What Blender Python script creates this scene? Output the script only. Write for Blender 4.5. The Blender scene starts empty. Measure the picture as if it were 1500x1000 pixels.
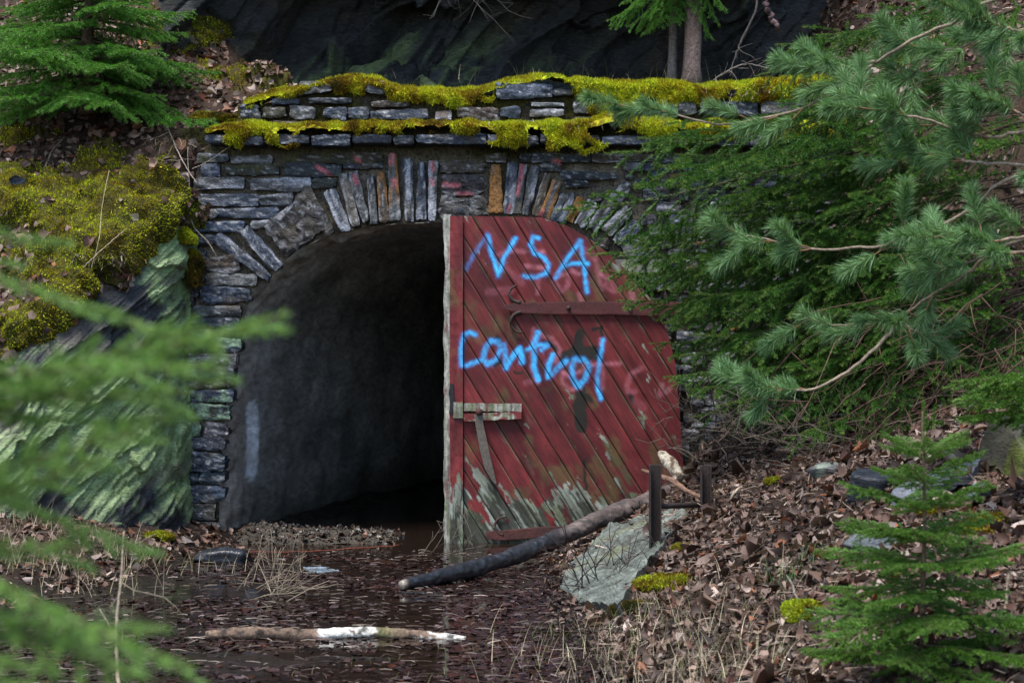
import bpy, math, random
import numpy as np
from mathutils import Vector, Matrix

sc = bpy.context.scene
COL = sc.collection
rad = math.radians
random.seed(7)
RNG = np.random.default_rng(7)

# ------------------------------------------------------------ camera, sky, sun, exposure
CAMZ = 1.45
cam_d = bpy.data.cameras.new('camera')
cam_d.lens = 57.6
cam_d.sensor_width = 36
cam_d.clip_end = 300
cam_d.clip_start = 0.05
cam_d.dof.use_dof = True
cam_d.dof.focus_distance = 11.6
cam_d.dof.aperture_fstop = 5.2
cam = bpy.data.objects.new('camera', cam_d)
cam.location = (0, 0, CAMZ)
cam.rotation_euler = (rad(90), 0, 0)
COL.objects.link(cam)
sc.camera = cam

SUN_EL, SUN_AZ = 66, 215          # azimuth clockwise from +Y (north): behind the camera, to the left
w = bpy.data.worlds.new('World')
sc.world = w
w.use_nodes = True
wn = w.node_tree
sky = wn.nodes.new('ShaderNodeTexSky')
sky.sky_type = 'NISHITA'
sky.sun_disc = False
sky.sun_elevation = rad(SUN_EL)
sky.sun_rotation = rad(SUN_AZ)
bg = wn.nodes['Background']
wn.links.new(sky.outputs[0], bg.inputs[0])
bg.inputs[1].default_value = 0.10
sun_d = bpy.data.lights.new('sun', 'SUN')
sun_d.energy = 2.3
sun_d.angle = rad(22)
sun_d.color = (1, 0.96, 0.9)
sun = bpy.data.objects.new('sun', sun_d)
el, az = rad(SUN_EL), rad(SUN_AZ)
to_sun = Vector((math.sin(az) * math.cos(el), math.cos(az) * math.cos(el), math.sin(el)))
sun.rotation_euler = to_sun.to_track_quat('Z', 'Y').to_euler()
sun.location = to_sun * 20
COL.objects.link(sun)
sc.view_settings.view_transform = 'Standard'
sc.view_settings.look = 'None'
sc.view_settings.exposure = 1.42
sc.view_settings.gamma = 1
sc.view_settings.use_curve_mapping = False

# ------------------------------------------------------------ numbers: projection and noise
def P(px, py, Y):
    return np.array([(px - 750) / 2400 * Y, Y, CAMZ - (py - 500) / 2400 * Y])

def proj(p):
    return 750 + p[..., 0] / p[..., 1] * 2400, 500 - (p[..., 2] - CAMZ) / p[..., 1] * 2400

def _hash(ix, iy, iz, seed):
    h = (ix.astype(np.int64) * 374761393 + iy.astype(np.int64) * 668265263 + iz.astype(np.int64) * 2147483647 + seed * 974711) & 0xffffffff
    h = ((h ^ (h >> 13)) * 1274126177) & 0xffffffff
    h = ((h ^ (h >> 16)) * 2246822519) & 0xffffffff
    h = h ^ (h >> 15)
    return (h & 0xffffff) / float(0xffffff) * 2 - 1

def vnoise(p, seed=0):
    f = np.floor(p)
    t = p - f
    t = t * t * (3 - 2 * t)
    i = f.astype(np.int64)
    r = 0
    for dx in (0, 1):
        wx = t[..., 0] if dx else 1 - t[..., 0]
        for dy in (0, 1):
            wy = t[..., 1] if dy else 1 - t[..., 1]
            for dz in (0, 1):
                wz = t[..., 2] if dz else 1 - t[..., 2]
                r = r + wx * wy * wz * _hash(i[..., 0] + dx, i[..., 1] + dy, i[..., 2] + dz, seed)
    return r

def fbm(p, scale=1.0, octv=4, seed=0, gain=0.5):
    p = np.asarray(p, float) * scale
    a, s, n = 1.0, 0.0, 0.0
    for k in range(octv):
        s = s + a * vnoise(p, seed + k * 17)
        n += a
        a *= gain
        p = p * 2.03 + 11.3
    return s / n

def sm(x, a, b):
    t = np.clip((np.asarray(x, float) - a) / (b - a), 0, 1)
    return t * t * (3 - 2 * t)

def nrm(v):
    return v / np.maximum(np.linalg.norm(v, axis=-1, keepdims=True), 1e-9)

def lerp(a, b, t):
    return a + (b - a) * t

def catmull(n_in, n_out):
    M = np.zeros((n_out, n_in))
    for r, t in enumerate(np.linspace(0, n_in - 1, n_out)):
        i = min(int(t), n_in - 2)
        f = t - i
        ws = [-.5 * f + f * f - .5 * f ** 3, 1 - 2.5 * f * f + 1.5 * f ** 3, .5 * f + 2 * f * f - 1.5 * f ** 3, -.5 * f * f + .5 * f ** 3]
        for k, wgt in zip((i - 1, i, i + 1, i + 2), ws):
            M[r, min(max(k, 0), n_in - 1)] += wgt
    return M

def loft(ctrl, n, m):
    c = np.array(ctrl, float)
    A, B = catmull(c.shape[0], n), catmull(c.shape[1], m)
    return np.einsum('ia,abk,jb->ijk', A, c, B)

def grid_normals(g):
    a = np.gradient(g, axis=0)
    b = np.gradient(g, axis=1)
    return nrm(np.cross(a, b))

def strata(p, n, thick, seed, warp=.5, sharp=.8):
    n = np.array(n, float)
    n /= np.linalg.norm(n)
    q = p @ n / thick + warp * fbm(p, .35 / thick * .25, 3, seed)
    fl = np.floor(q)
    fr = q - fl
    z = np.zeros_like(fl)
    al = fbm(p, 1.2, 3, seed + 5)
    al2 = np.floor(al * 3 + 40)
    h0 = _hash(fl, al2, z, seed)
    h1 = _hash(fl + 1, al2, z, seed)
    return h0 + (h1 - h0) * sm(fr, sharp, 1) - fr * .5, h0

# ------------------------------------------------------------ mesh building
class Geo:
    def __init__(s):
        s.v, s.q, s.t, s.c, s.mq, s.mt, s.n = [], [], [], [], [], [], 0
    def add(s, V, Q=None, T=None, C=(0, 0, 0, 1), m=0):
        V = np.asarray(V, float).reshape(-1, 3)
        if Q is not None and len(Q):
            Q = np.asarray(Q, int).reshape(-1, 4)
            s.q.append(Q + s.n)
            s.mq.append(np.full(len(Q), m))
        if T is not None and len(T):
            T = np.asarray(T, int).reshape(-1, 3)
            s.t.append(T + s.n)
            s.mt.append(np.full(len(T), m))
        C = np.asarray(C, float)
        if C.ndim == 1:
            C = np.tile(C, (len(V), 1))
        if C.shape[1] == 3:
            C = np.concatenate([C, np.ones((len(C), 1))], 1)
        s.v.append(V)
        s.c.append(C)
        s.n += len(V)
        return s
    def mesh(s, name, mats, offset=(0, 0, 0), smooth=True):
        V = np.concatenate(s.v) - np.asarray(offset, float)
        C = np.concatenate(s.c)
        Q = np.concatenate(s.q) if s.q else np.zeros((0, 4), int)
        T = np.concatenate(s.t) if s.t else np.zeros((0, 3), int)
        mq = np.concatenate(s.mq) if s.mq else np.zeros(0, int)
        mt = np.concatenate(s.mt) if s.mt else np.zeros(0, int)
        me = bpy.data.meshes.new(name)
        me.vertices.add(len(V))
        me.vertices.foreach_set('co', V.astype(np.float32).ravel())
        nl = len(Q) * 4 + len(T) * 3
        me.loops.add(nl)
        me.loops.foreach_set('vertex_index', np.concatenate([Q.ravel(), T.ravel()]).astype(np.int32))
        me.polygons.add(len(Q) + len(T))
        st = np.concatenate([np.arange(len(Q)) * 4, len(Q) * 4 + np.arange(len(T)) * 3])
        me.polygons.foreach_set('loop_start', st.astype(np.int32))
        me.polygons.foreach_set('material_index', np.concatenate([mq, mt]).astype(np.int32))
        me.polygons.foreach_set('use_smooth', np.full(len(st), bool(smooth)))
        at = me.color_attributes.new('Col', 'FLOAT_COLOR', 'POINT')
        at.data.foreach_set('color', C.astype(np.float32).ravel())
        me.update(calc_edges=True)
        me.validate()
        for m in (mats if isinstance(mats, (list, tuple)) else [mats]):
            me.materials.append(m)
        return me

def setp(o, label=None, cat=None, group=None, kind=None):
    for k, v in (('label', label), ('category', cat), ('group', group), ('kind', kind)):
        if v:
            o[k] = v
    return o

def empty(name, loc, label, cat, group=None):
    o = bpy.data.objects.new(name, None)
    o.location = tuple(float(a) for a in loc)
    o.empty_display_size = .1
    COL.objects.link(o)
    return setp(o, label, cat, group)

def put(geo, name, mats, parent=None, smooth=True, label=None, cat=None, group=None, kind=None, origin=None):
    if parent is not None:
        org = np.array(parent.location)
        if parent.parent is not None:
            org = org + np.array(parent.parent.location)
        me = geo.mesh(name, mats, org, smooth)
        o = bpy.data.objects.new(name, me)
        COL.objects.link(o)
        o.parent = parent
    else:
        if origin is None:
            V = np.concatenate(geo.v)
            origin = (V[:, 0].mean(), V[:, 1].mean(), V[:, 2].min()) if kind != 'structure' else (0, 0, 0)
        me = geo.mesh(name, mats, origin, smooth)
        o = bpy.data.objects.new(name, me)
        o.location = tuple(float(a) for a in origin)
        COL.objects.link(o)
    return setp(o, label, cat, group, kind)

def grid_faces(n, m, keep=None, flip=False):
    i, j = np.meshgrid(np.arange(n - 1), np.arange(m - 1), indexing='ij')
    a = i * m + j
    q = np.stack([a, a + 1, a + m + 1, a + m], -1)
    if keep is not None:
        q = q[keep]
    q = q.reshape(-1, 4)
    return q[:, ::-1] if flip else q

def tube(pts, radii, k=6, closed_ends=True, rough=0, seed=0):
    pts = np.asarray(pts, float)
    n = len(pts)
    radii = np.broadcast_to(np.asarray(radii, float), (n,))
    tg = nrm(np.gradient(pts, axis=0))
    ref = np.array([0, 0, 1.0]) if abs(tg[:, 2]).mean() < .8 else np.array([1.0, 0, 0])
    u = nrm(np.cross(tg, ref))
    v = np.cross(tg, u)
    a = np.linspace(0, 2 * np.pi, k, endpoint=False)
    ring = u[:, None] * np.cos(a)[None, :, None] + v[:, None] * np.sin(a)[None, :, None]
    R = radii[:, None, None]
    if rough:
        base = pts[:, None] + ring * R
        R = R * (1 + rough * fbm(base, 1.2 / max(radii.mean(), 1e-4) * .5, 3, seed)[..., None])
    V = (pts[:, None] + ring * R).reshape(-1, 3)
    i, j = np.meshgrid(np.arange(n - 1), np.arange(k), indexing='ij')
    j2 = (j + 1) % k
    Q = np.stack([i * k + j, i * k + j2, (i + 1) * k + j2, (i + 1) * k + j], -1).reshape(-1, 4)
    T = []
    if closed_ends:
        V = np.concatenate([V, pts[:1], pts[-1:]])
        c0, c1 = n * k, n * k + 1
        for b in range(k):
            T.append((c0, (b + 1) % k, b))
            T.append((c1, (n - 1) * k + b, (n - 1) * k + (b + 1) % k))
    return V, Q, T

def box(c, s, rot=None, bevel=0):
    c, s = np.asarray(c, float), np.asarray(s, float) / 2
    b = min(bevel, *(s * .9)) if bevel else 0
    if not b:
        V = np.array([[x, y, z] for x in (-1, 1) for y in (-1, 1) for z in (-1, 1)]) * s
        Q = [(0, 1, 3, 2), (4, 6, 7, 5), (0, 4, 5, 1), (2, 3, 7, 6), (0, 2, 6, 4), (1, 5, 7, 3)]
        T = []
    else:
        V, idx = [], {}
        for sx in (-1, 1):
            for sy in (-1, 1):
                for sz in (-1, 1):
                    for ax in range(3):
                        p = np.array([sx, sy, sz]) * (s - b)
                        p[ax] += (sx, sy, sz)[ax] * b
                        idx[(sx, sy, sz, ax)] = len(V)
                        V.append(p)
        V = np.array(V)
        Q, T = [], []
        for ax in range(3):
            o1, o2 = [a for a in range(3) if a != ax]
            for sg in (-1, 1):
                f = []
                for a1, a2 in ((-1, -1), (1, -1), (1, 1), (-1, 1)):
                    k = [0, 0, 0]
                    k[ax], k[o1], k[o2] = sg, a1, a2
                    f.append(idx[(*k, ax)])
                Q.append(f)
            for a1 in (-1, 1):
                for a2 in (-1, 1):
                    f = []
                    for sg, a_ in ((-1, o1), (1, o1), (1, o2), (-1, o2)):
                        k = [0, 0, 0]
                        k[ax], k[o1], k[o2] = sg, a1, a2
                        f.append(idx[(*k, a_)])
                    Q.append(f)
        for sx in (-1, 1):
            for sy in (-1, 1):
                for sz in (-1, 1):
                    T.append([idx[(sx, sy, sz, a)] for a in range(3)])
    if rot is not None:
        V = V @ np.asarray(rot, float).T
    return V + c, Q, T

def sample_grid(g, N, rng, normals=None):
    """random points on a grid surface, area weighted"""
    n, m = g.shape[:2]
    nn = grid_normals(g) if normals is None else normals
    e1 = g[1:, :-1] - g[:-1, :-1]
    e2 = g[:-1, 1:] - g[:-1, :-1]
    ar = np.linalg.norm(np.cross(e1, e2), axis=-1).ravel()
    pick = rng.choice(len(ar), N, p=ar / ar.sum())
    i, j = pick // (m - 1), pick % (m - 1)
    a, b = rng.random((N, 1)), rng.random((N, 1))
    p = (g[i, j] * (1 - a) + g[i + 1, j] * a) * (1 - b) + (g[i, j + 1] * (1 - a) + g[i + 1, j + 1] * a) * b
    return p, nn[i, j]

def tufts(p, n, C, rng, h=.012, wd=.004, spread=.7):
    N = len(p)
    d = nrm(n + rng.normal(0, spread, (N, 3)))
    s = nrm(np.cross(d, rng.normal(0, 1, (N, 3))))
    hh = h * rng.uniform(.6, 1.5, (N, 1))
    V = np.stack([p - s * wd - n * .002, p + s * wd - n * .002, p + d * hh], 1).reshape(-1, 3)
    T = np.arange(N * 3).reshape(-1, 3)
    return V, T, np.repeat(C, 3, 0)

def leaves(p, n, C, rng, size=.05, tilt=.45, lift=.006, curl=.5):
    N = len(p)
    n2 = nrm(n + rng.normal(0, tilt, (N, 3)))
    u = nrm(np.cross(n2, rng.normal(0, 1, (N, 3))))
    v = np.cross(n2, u)
    L = size * np.clip(np.exp(rng.normal(-.08, .38, N)), .3, 1.8)
    W = L * rng.uniform(.28, .5, N)
    rows = np.array([0, .35, .7, 1.0])
    wid = np.array([.12, .95, .85, .04])
    cr = rng.normal(0, curl, N)
    fo = rng.normal(.1, curl * .8, N)
    tw = rng.normal(0, .4, N)
    V = np.zeros((N, 4, 3, 3))
    for r in range(4):
        for c in (-1, 0, 1):
            wob = rng.uniform(.75, 1.25, N)
            a = (rows[r] - .5) * L
            b = c * wid[r] * W * wob
            hh = cr * L * (rows[r] - .5) ** 2 * 1.6 + fo * W * abs(c) * wid[r] + tw * c * W * (rows[r] - .5)
            V[:, r, c + 1] = p + u * a[:, None] + v * b[:, None] + n2 * (hh + lift)[:, None]
    base = grid_faces(4, 3)
    Q = (base[None] + (np.arange(N) * 12)[:, None, None]).reshape(-1, 4)
    return V.reshape(-1, 3), Q, np.repeat(C, 12, 0)

def pal(N, rng, cols, weights=None, var=.25):
    cols = np.array(cols, float)
    i = rng.choice(len(cols), N, p=None if weights is None else np.array(weights) / np.sum(weights))
    return cols[i] * np.exp(rng.normal(0, var, (N, 1)))

# ------------------------------------------------------------ materials
class NT:
    def __init__(s, name):
        s.m = bpy.data.materials.new(name)
        s.m.use_nodes = True
        s.t = s.m.node_tree
        s.b = s.t.nodes['Principled BSDF']
    def put(s, sock, v):
        if isinstance(v, bpy.types.NodeSocket):
            s.t.links.new(v, sock)
        else:
            if isinstance(v, (tuple, list)) and len(v) == 3 and sock.type == 'RGBA':
                v = (*v, 1)
            sock.default_value = v
    def n(s, typ, ins=None, **kw):
        nd = s.t.nodes.new('ShaderNode' + typ)
        for k, v in kw.items():
            setattr(nd, k, v)
        for k, v in (ins or {}).items():
            s.put(nd.inputs[k], v)
        return nd
    def pos(s):
        return s.n('NewGeometry').outputs['Position']
    def objco(s):
        return s.n('TexCoord').outputs['Object']
    def map(s, vec, scale=(1, 1, 1), rot=(0, 0, 0)):
        return s.n('Mapping', {'Vector': vec, 'Scale': scale, 'Rotation': rot}).outputs[0]
    def noise(s, vec, scale, detail=5, rough=.6, dist=0):
        return s.n('TexNoise', {'Vector': vec, 'Scale': scale, 'Detail': detail, 'Roughness': rough, 'Distortion': dist}).outputs['Fac']
    def ramp(s, fac, stops):
        nd = s.n('ValToRGB', {'Fac': fac})
        e = nd.color_ramp.elements
        while len(e) < len(stops):
            e.new(.5)
        for el_, (p, c) in zip(e, stops):
            el_.position = p
            el_.color = (*c, 1) if len(c) == 3 else c
        return nd.outputs[0]
    def rng(s, x, a, b, c=0, d=1):
        return s.n('MapRange', {'Value': x, 'From Min': a, 'From Max': b, 'To Min': c, 'To Max': d}).outputs[0]
    def mix(s, f, a, b, mode='MIX'):
        nd = s.n('Mix', data_type='RGBA', blend_type=mode)
        s.put(nd.inputs[0], f)
        s.put(nd.inputs[6], a)
        s.put(nd.inputs[7], b)
        return nd.outputs[2]
    def math(s, op, a, b=0):
        nd = s.n('Math', operation=op)
        s.put(nd.inputs[0], a)
        s.put(nd.inputs[1], b)
        return nd.outputs[0]
    def col(s):
        nd = s.n('Attribute', attribute_name='Col')
        return nd.outputs['Color'], nd.outputs['Alpha']
    def gray(s, v):
        return s.n('CombineColor', {0: v, 1: v, 2: v}).outputs[0]
    def out(s, color=None, rough=None, bump=None, bs=.5, bd=.01, spec=None, metal=None):
        if color is not None:
            s.put(s.b.inputs['Base Color'], color)
        if rough is not None:
            s.put(s.b.inputs['Roughness'], rough)
        if spec is not None:
            s.put(s.b.inputs['Specular IOR Level'], spec)
        if metal is not None:
            s.put(s.b.inputs['Metallic'], metal)
        if bump is not None:
            nd = s.n('Bump', {'Height': bump, 'Strength': bs, 'Distance': bd})
            s.t.links.new(nd.outputs[0], s.b.inputs['Normal'])
        return s.m

def attr_mat(name, rough=.8, spec=.3, s1=40, s2=9, lo=.55, hi=1.35, bs=.6, bd=.01, stretch=None, rot=(0, 0, 0), arough=False):
    """base colour from the vertex colours, broken up by fine noise"""
    g = NT(name)
    c, a = g.col()
    p = g.pos()
    if stretch:
        p = g.map(p, stretch, rot)
    n1 = g.noise(p, s1, 6, .65)
    n2 = g.noise(p, s2, 5, .6)
    k = g.math('MULTIPLY', g.rng(n1, .3, .7, lo, hi), g.rng(n2, .3, .7, .75, 1.25))
    colr = g.mix(1.0, c, g.gray(k), 'MULTIPLY')
    h = g.math('ADD', g.math('MULTIPLY', n1, .5), n2)
    rr = g.rng(n2, .3, .7, max(rough - .15, .05), min(rough + .12, 1))
    if arough:
        rr = a
    return g.out(colr, rr, h, bs, bd, spec)

M = {}
M['slate'] = attr_mat('slate', .52, .32, 75, 20, .3, 1.9, 1, .02)
M['mortar'] = attr_mat('mortar', .95, .1, 60, 14, .25, 1.8, 1, .03)
M['rock'] = attr_mat('rock', .5, .45, 36, 8, .45, 1.5, .9, .02, (1, 1, 3.0), (0, rad(38), 0))
M['cliff'] = attr_mat('cliff_rock', .75, .2, 24, 5, .4, 1.5, .9, .03, (1, 1, 3.0), (0, rad(42), 0))
M['soil'] = attr_mat('soil', .92, .15, 70, 15, .4, 1.5, 1, .02)
M['mud'] = attr_mat('mud', .3, .5, 60, 12, .4, 1.5, .8, .012)
M['moss'] = attr_mat('moss_cushion', .95, .05, 90, 14, .5, 1.5, 1, .015)
M['concrete'] = attr_mat('rough_render', .85, .2, 26, 7, .6, 1.4, .7, .02, (1, .3, 1))
M['wood'] = attr_mat('wood', .62, .3, 60, 14, .6, 1.35, .6, .006)
M['bark'] = attr_mat('bark', .85, .2, 60, 16, .45, 1.5, 1, .012)
M['wet_wood'] = attr_mat('wet_wood', .20, 1.0, 50, 11, .6, 1.4, .45, .008, arough=True)
M['rust'] = attr_mat('rusty_iron', .72, .4, 90, 20, .5, 1.4, .7, .004)
M['straw'] = attr_mat('straw', .8, .2, 50, 10, .7, 1.3, .2, .002)

def leafy(name, rough, spec, trans):
    g = NT(name)
    c, a = g.col()
    g.out(c, rough, None, spec=spec)
    tr = g.n('BsdfTranslucent', {'Color': g.mix(1.0, c, (1.2, 1.15, .7), 'MULTIPLY')})
    mx = g.n('MixShader', {0: trans, 1: g.b.outputs[0], 2: tr.outputs[0]})
    g.t.links.new(mx.outputs[0], g.t.nodes['Material Output'].inputs[0])
    return g.m
M['leaf'] = leafy('dead_leaf', .6, .35, .12)
M['wet_leaf'] = leafy('wet_leaf', .22, .55, .03)
M['needle'] = leafy('needle', .5, .35, .25)
M['tuft'] = leafy('moss_leaf', .75, .1, .3)

def paint_mat():
    g = NT('painted_board')
    c, a = g.col()
    p = g.pos()
    pr = g.map(p, (1, 1, 1), (0, rad(-58), 0))
    ps = g.map(pr, (5, 5, 80))
    grain = g.noise(ps, 1.0, 6, .7, .3)
    fine = g.noise(p, 160, 4, .7)
    blot = g.noise(p, 9, 5, .6)
    k = g.math('MULTIPLY', g.rng(grain, .3, .7, .7, 1.25), g.rng(fine, .3, .7, .78, 1.2))
    k = g.math('MULTIPLY', k, g.rng(blot, .3, .7, .8, 1.2))
    colr = g.mix(1.0, c, g.gray(k), 'MULTIPLY')
    return g.out(colr, g.rng(blot, .3, .7, .45, .75), g.math('ADD', grain, g.math('MULTIPLY', fine, .5)), .55, .004, .35)
M['paint'] = paint_mat()

def water_mat():
    g = NT('dark_water')
    p = g.pos()
    n = g.noise(p, 6, 2, .5)
    n2 = g.noise(p, 22, 2, .5)
    film = g.noise(g.map(p, (1, 2.5, 1)), 5, 6, .7)
    colr = g.ramp(film, [(.45, (.012, .008, .006)), (.7, (.03, .016, .011))])
    return g.out(colr, g.rng(film, .45, .75, .03, .3), g.math('ADD', n, g.math('MULTIPLY', n2, .3)), .12, .01, .5)
M['water'] = water_mat()

# ------------------------------------------------------------ ground
def foot(Y):
    return np.interp(Y, [4, 5.5, 7, 9.4, 11.7, 14], [.45, .42, .34, .24, .16, .1])

def softplus(s, k=.12):
    return k * np.logaddexp(0, s / k)

def hgt(X, Y):
    X, Y = np.broadcast_arrays(np.asarray(X, float), np.asarray(Y, float))
    p = np.stack([X, Y, X * 0], -1)
    s = X - foot(Y)
    k = np.interp(Y, [4, 5.5, 8, 12], [.22, .28, .45, .46])
    
    z = k * softplus(s)
    z = z - .5 * k * softplus(s - 3.2, .5)
    z = z + sm(X, .95, 1.9) * sm(Y, 9.5, 11.5) * .22
    z = z + sm(X, 1.75, 2.7) * sm(Y, 10.9, 12.5) * 2.1
    z = z + .5 * softplus(Y - 12.5, .2) * sm(X, 2.1, 3.0)
    z = z + .35 * softplus(-X - 2.25 + .25 * (Y - 10)) * sm(Y, 5, 8)
    z = z - .7 * softplus(-X - 5, .3) * .5
    bank = sm(z, .02, .35)
    z = z - .006 * (1 - bank) + fbm(p, 1.1, 4, 3) * (.022 + .07 * bank) + fbm(p, 6, 3, 9) * (.014 + .022 * bank)
    z = z - .05 * sm(Y, 10.3, 11.2) * (1 - bank) - .006
    far = np.maximum(np.abs(X), np.abs(Y - 8))
    z = z * (1 - sm(far, 20, 40)) + fbm(p, .12, 3, 2) * .5 * sm(far, 14, 30)
    return z

def axis(lo, hi, st, ext):
    c = np.arange(lo, hi + 1e-6, st)
    out = np.geomspace(.3, ext, 14)
    return np.concatenate([lo - out[::-1], c, hi + out])

def ground_palette(p, bank):
    a = fbm(p, 3, 4, 21)[..., None]
    soil = np.array([.045, .03, .022]) * (1 + .5 * a)
    mud = np.array([.016, .011, .009]) * (1 + .5 * a)
    return lerp(mud, soil, bank[..., None])

gx, gy = axis(-4.2, 4.6, .04, 70), axis(4, 15, .04, 70)
GY, GX = np.meshgrid(gy, gx, indexing='ij')
GZ = hgt(GX, GY)
G3 = np.stack([GX, GY, GZ], -1)
bank = sm(GZ, .05, .2)
g = Geo().add(G3, grid_faces(*GX.shape, flip=False), C=ground_palette(G3, bank).reshape(-1, 3))
gr = put(g, 'ground', [M['mud'], M['soil']], kind='structure')
zc = GZ[:-1, :-1].ravel()
gr.data.polygons.foreach_set('material_index', (zc > .09).astype(np.int32))

wx, wy = np.linspace(-4.5, 1.6, 40), np.linspace(4.5, 19, 60)
WY, WX = np.meshgrid(wy, wx, indexing='ij')
put(Geo().add(np.stack([WX, WY, WX * 0], -1), grid_faces(*WX.shape)), 'water', M['water'], kind='structure')

def on_ground(X, Y):
    e = .03
    z = hgt(X, Y)
    n = nrm(np.stack([-(hgt(X + e, Y) - z) / e, -(hgt(X, Y + e) - z) / e, np.ones_like(z)], -1))
    return np.stack([X, Y, z], -1), n

def gpt(px, py, lo=4.0, hi=16):
    """point of the ground under a pixel"""
    Y = np.linspace(lo, hi, 400)
    p = P(px, py, 1.0)
    X = p[0] * Y
    Z = CAMZ + (p[2] - CAMZ) * Y
    hit = np.nonzero(Z <= np.maximum(hgt(X, Y), 0))[0]
    i = hit[0] if len(hit) else len(Y) - 1
    return np.array([X[i], Y[i], max(float(hgt(X[i], Y[i])), 0)])

# ------------------------------------------------------------ left: lichen rock face and mossy hillside
RA = [(-500, 640, 10.2), (-250, 570, 10.5), (0, 512, 10.8), (80, 450, 11.1), (160, 388, 11.4), (215, 358, 11.6), (256, 340, 11.8), (292, 310, 12.12)]
hill_ctrl = [
    [(-500, 700, 10.35), (-250, 640, 10.65), (0, 575, 11.0), (80, 510, 11.3), (160, 440, 11.6), (215, 410, 11.8), (256, 380, 12.0), (292, 350, 12.3)],
    RA,
    [(-500, 480, 10.7), (-250, 430, 11.0), (0, 400, 11.2), (80, 360, 11.4), (160, 320, 11.6), (215, 298, 11.75), (258, 275, 11.9), (300, 262, 12.15)],
    [(-500, 330, 11.5), (-250, 300, 11.7), (0, 285, 11.8), (80, 268, 11.9), (160, 252, 12.0), (215, 238, 12.0), (265, 224, 12.02), (330, 208, 12.2)],
    [(-500, 150, 12.6), (-250, 170, 12.6), (0, 190, 12.5), (80, 188, 12.5), (160, 182, 12.45), (230, 176, 12.4), (300, 170, 12.35), (380, 165, 12.4)],
    [(-500, 20, 13.3), (-250, 60, 13.3), (0, 100, 13.2), (80, 110, 13.1), (160, 112, 13.0), (230, 110, 12.9), (310, 118, 12.9), (430, 128, 12.9)],
    [(-500, -150, 14.5), (-250, -100, 14.3), (0, 0, 14.0), (80, 10, 13.9), (160, 25, 13.8), (230, 45, 13.6), (285, 75, 13.4), (385, 128, 13.3)],
    [(-500, -400, 17), (-250, -330, 16.5), (0, -200, 16), (80, -180, 15.5), (160, -140, 15), (230, -70, 14.5), (330, 10, 14.2), (370, 110, 14)],
]
ctrl = np.array([[P(*c) for c in row] for row in hill_ctrl])
HL = loft(ctrl, 230, 300)
nn = grid_normals(HL)
if nn[..., 2].mean() < 0:
    nn = -nn
HL = HL + nn * (fbm(HL, 1.3, 4, 31) * .09 + fbm(HL, 6, 3, 32) * .03)[..., None]
hx, hy = proj(HL)

def moss_pref(x, y, p):
    s = 0
    for cx, cy, rx, ry, a in ((90, 300, 170, 55, 1.1), (230, 300, 60, 60, 1.0), (190, 350, 70, 45, .9), (85, 440, 45, 55, 1.1), (20, 500, 70, 40, 1.1), (120, 400, 60, 40, .9), (30, 460, 50, 30, .7), (275, 45, 60, 35, 1.2), (310, 10, 30, 30, 1),
                              (60, 45, 60, 20, .7), (340, 110, 50, 16, .8), (-200, 350, 200, 120, .8), (40, 200, 60, 20, .6), (170, 225, 60, 20, .6), (400, 130, 60, 12, .9)):
        s = s + a * np.exp(-((x - cx) / rx) ** 2 - ((y - cy) / ry) ** 2)
    return s * .8 + 1.1 * fbm(p, 4, 5, 41, .65) - .42

MOSSC = np.array([[.16, .085, .012], [.33, .31, .016], [.42, .47, .025], [.20, .27, .022], [.04, .045, .012]])
def moss_col(p, rng, bias=0):
    a = fbm(p, 7, 4, 55) * 1.4 + rng.normal(0, .18, len(p)) + bias
    t = np.clip((a + 1) / 2, 0, .999) * (len(MOSSC) - 1)
    order = MOSSC[[4, 0, 1, 2, 3]]
    i = t.astype(int)
    c = lerp(order[i], order[np.minimum(i + 1, 4)], (t - i)[:, None])
    return c * np.exp(rng.normal(0, .38, (len(p), 1)))

mp = moss_pref(hx, hy, HL)
lump = sm(mp, 0, .35) * (.035 + .14 * (fbm(HL, 3.5, 3, 44) + .4) + .06 * fbm(HL, 12, 2, 47))
HL = HL + nn * lump[..., None]
soilc = np.array([.05, .033, .024]) * (1 + .5 * fbm(HL, 5, 4, 45))[..., None]
mossb = np.array([.055, .05, .010]) * (1 + .5 * fbm(HL, 8, 4, 46))[..., None]
hc = lerp(soilc, mossb, sm(mp, -.05, .15)[..., None])
put(Geo().add(HL, grid_faces(*HL.shape[:2]), C=hc.reshape(-1, 3)), 'hillside', M['soil'], kind='structure')

rock_ctrl = [
    [(a - 5, b - 25, y + .35) for a, b, y in RA],
    [(a, b, y) for a, b, y in RA],
    [(-500, 720, 9.9), (-250, 660, 10.2), (0, 600, 10.5), (80, 560, 10.85), (160, 500, 11.2), (215, 450, 11.45), (256, 420, 11.66), (296, 400, 12.15)],
    [(-500, 790, 9.7), (-250, 740, 10.0), (0, 700, 10.35), (80, 680, 10.75), (160, 640, 11.1), (215, 600, 11.35), (256, 580, 11.66), (292, 570, 12.15)],
    [(-500, 860, 9.5), (-250, 850, 9.8), (0, 800, 10.3), (80, 795, 10.7), (160, 790, 11.0), (215, 788, 11.3), (260, 786, 11.6), (288, 788, 12.15)],
    [(-500, 960, 9.5), (-250, 950, 9.7), (0, 900, 10.2), (80, 895, 10.6), (160, 890, 10.9), (215, 888, 11.25), (260, 880, 11.55), (288, 880, 12.15)],
]
rc = np.array([[P(*c) for c in row] for row in rock_ctrl])
RK = loft(rc, 330, 380)
rn = grid_normals(RK)
if rn[..., 1].mean() > 0:
    rn = -rn
d1, l1 = strata(RK, (-.56, -.25, .74), .10, 61, 1.2)
d2, l2 = strata(RK, (-.50, -.35, .74), .028, 62, 1.2)
d0, l0 = strata(RK, (-.52, -.1, .80), .42, 63, 1.0)
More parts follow.
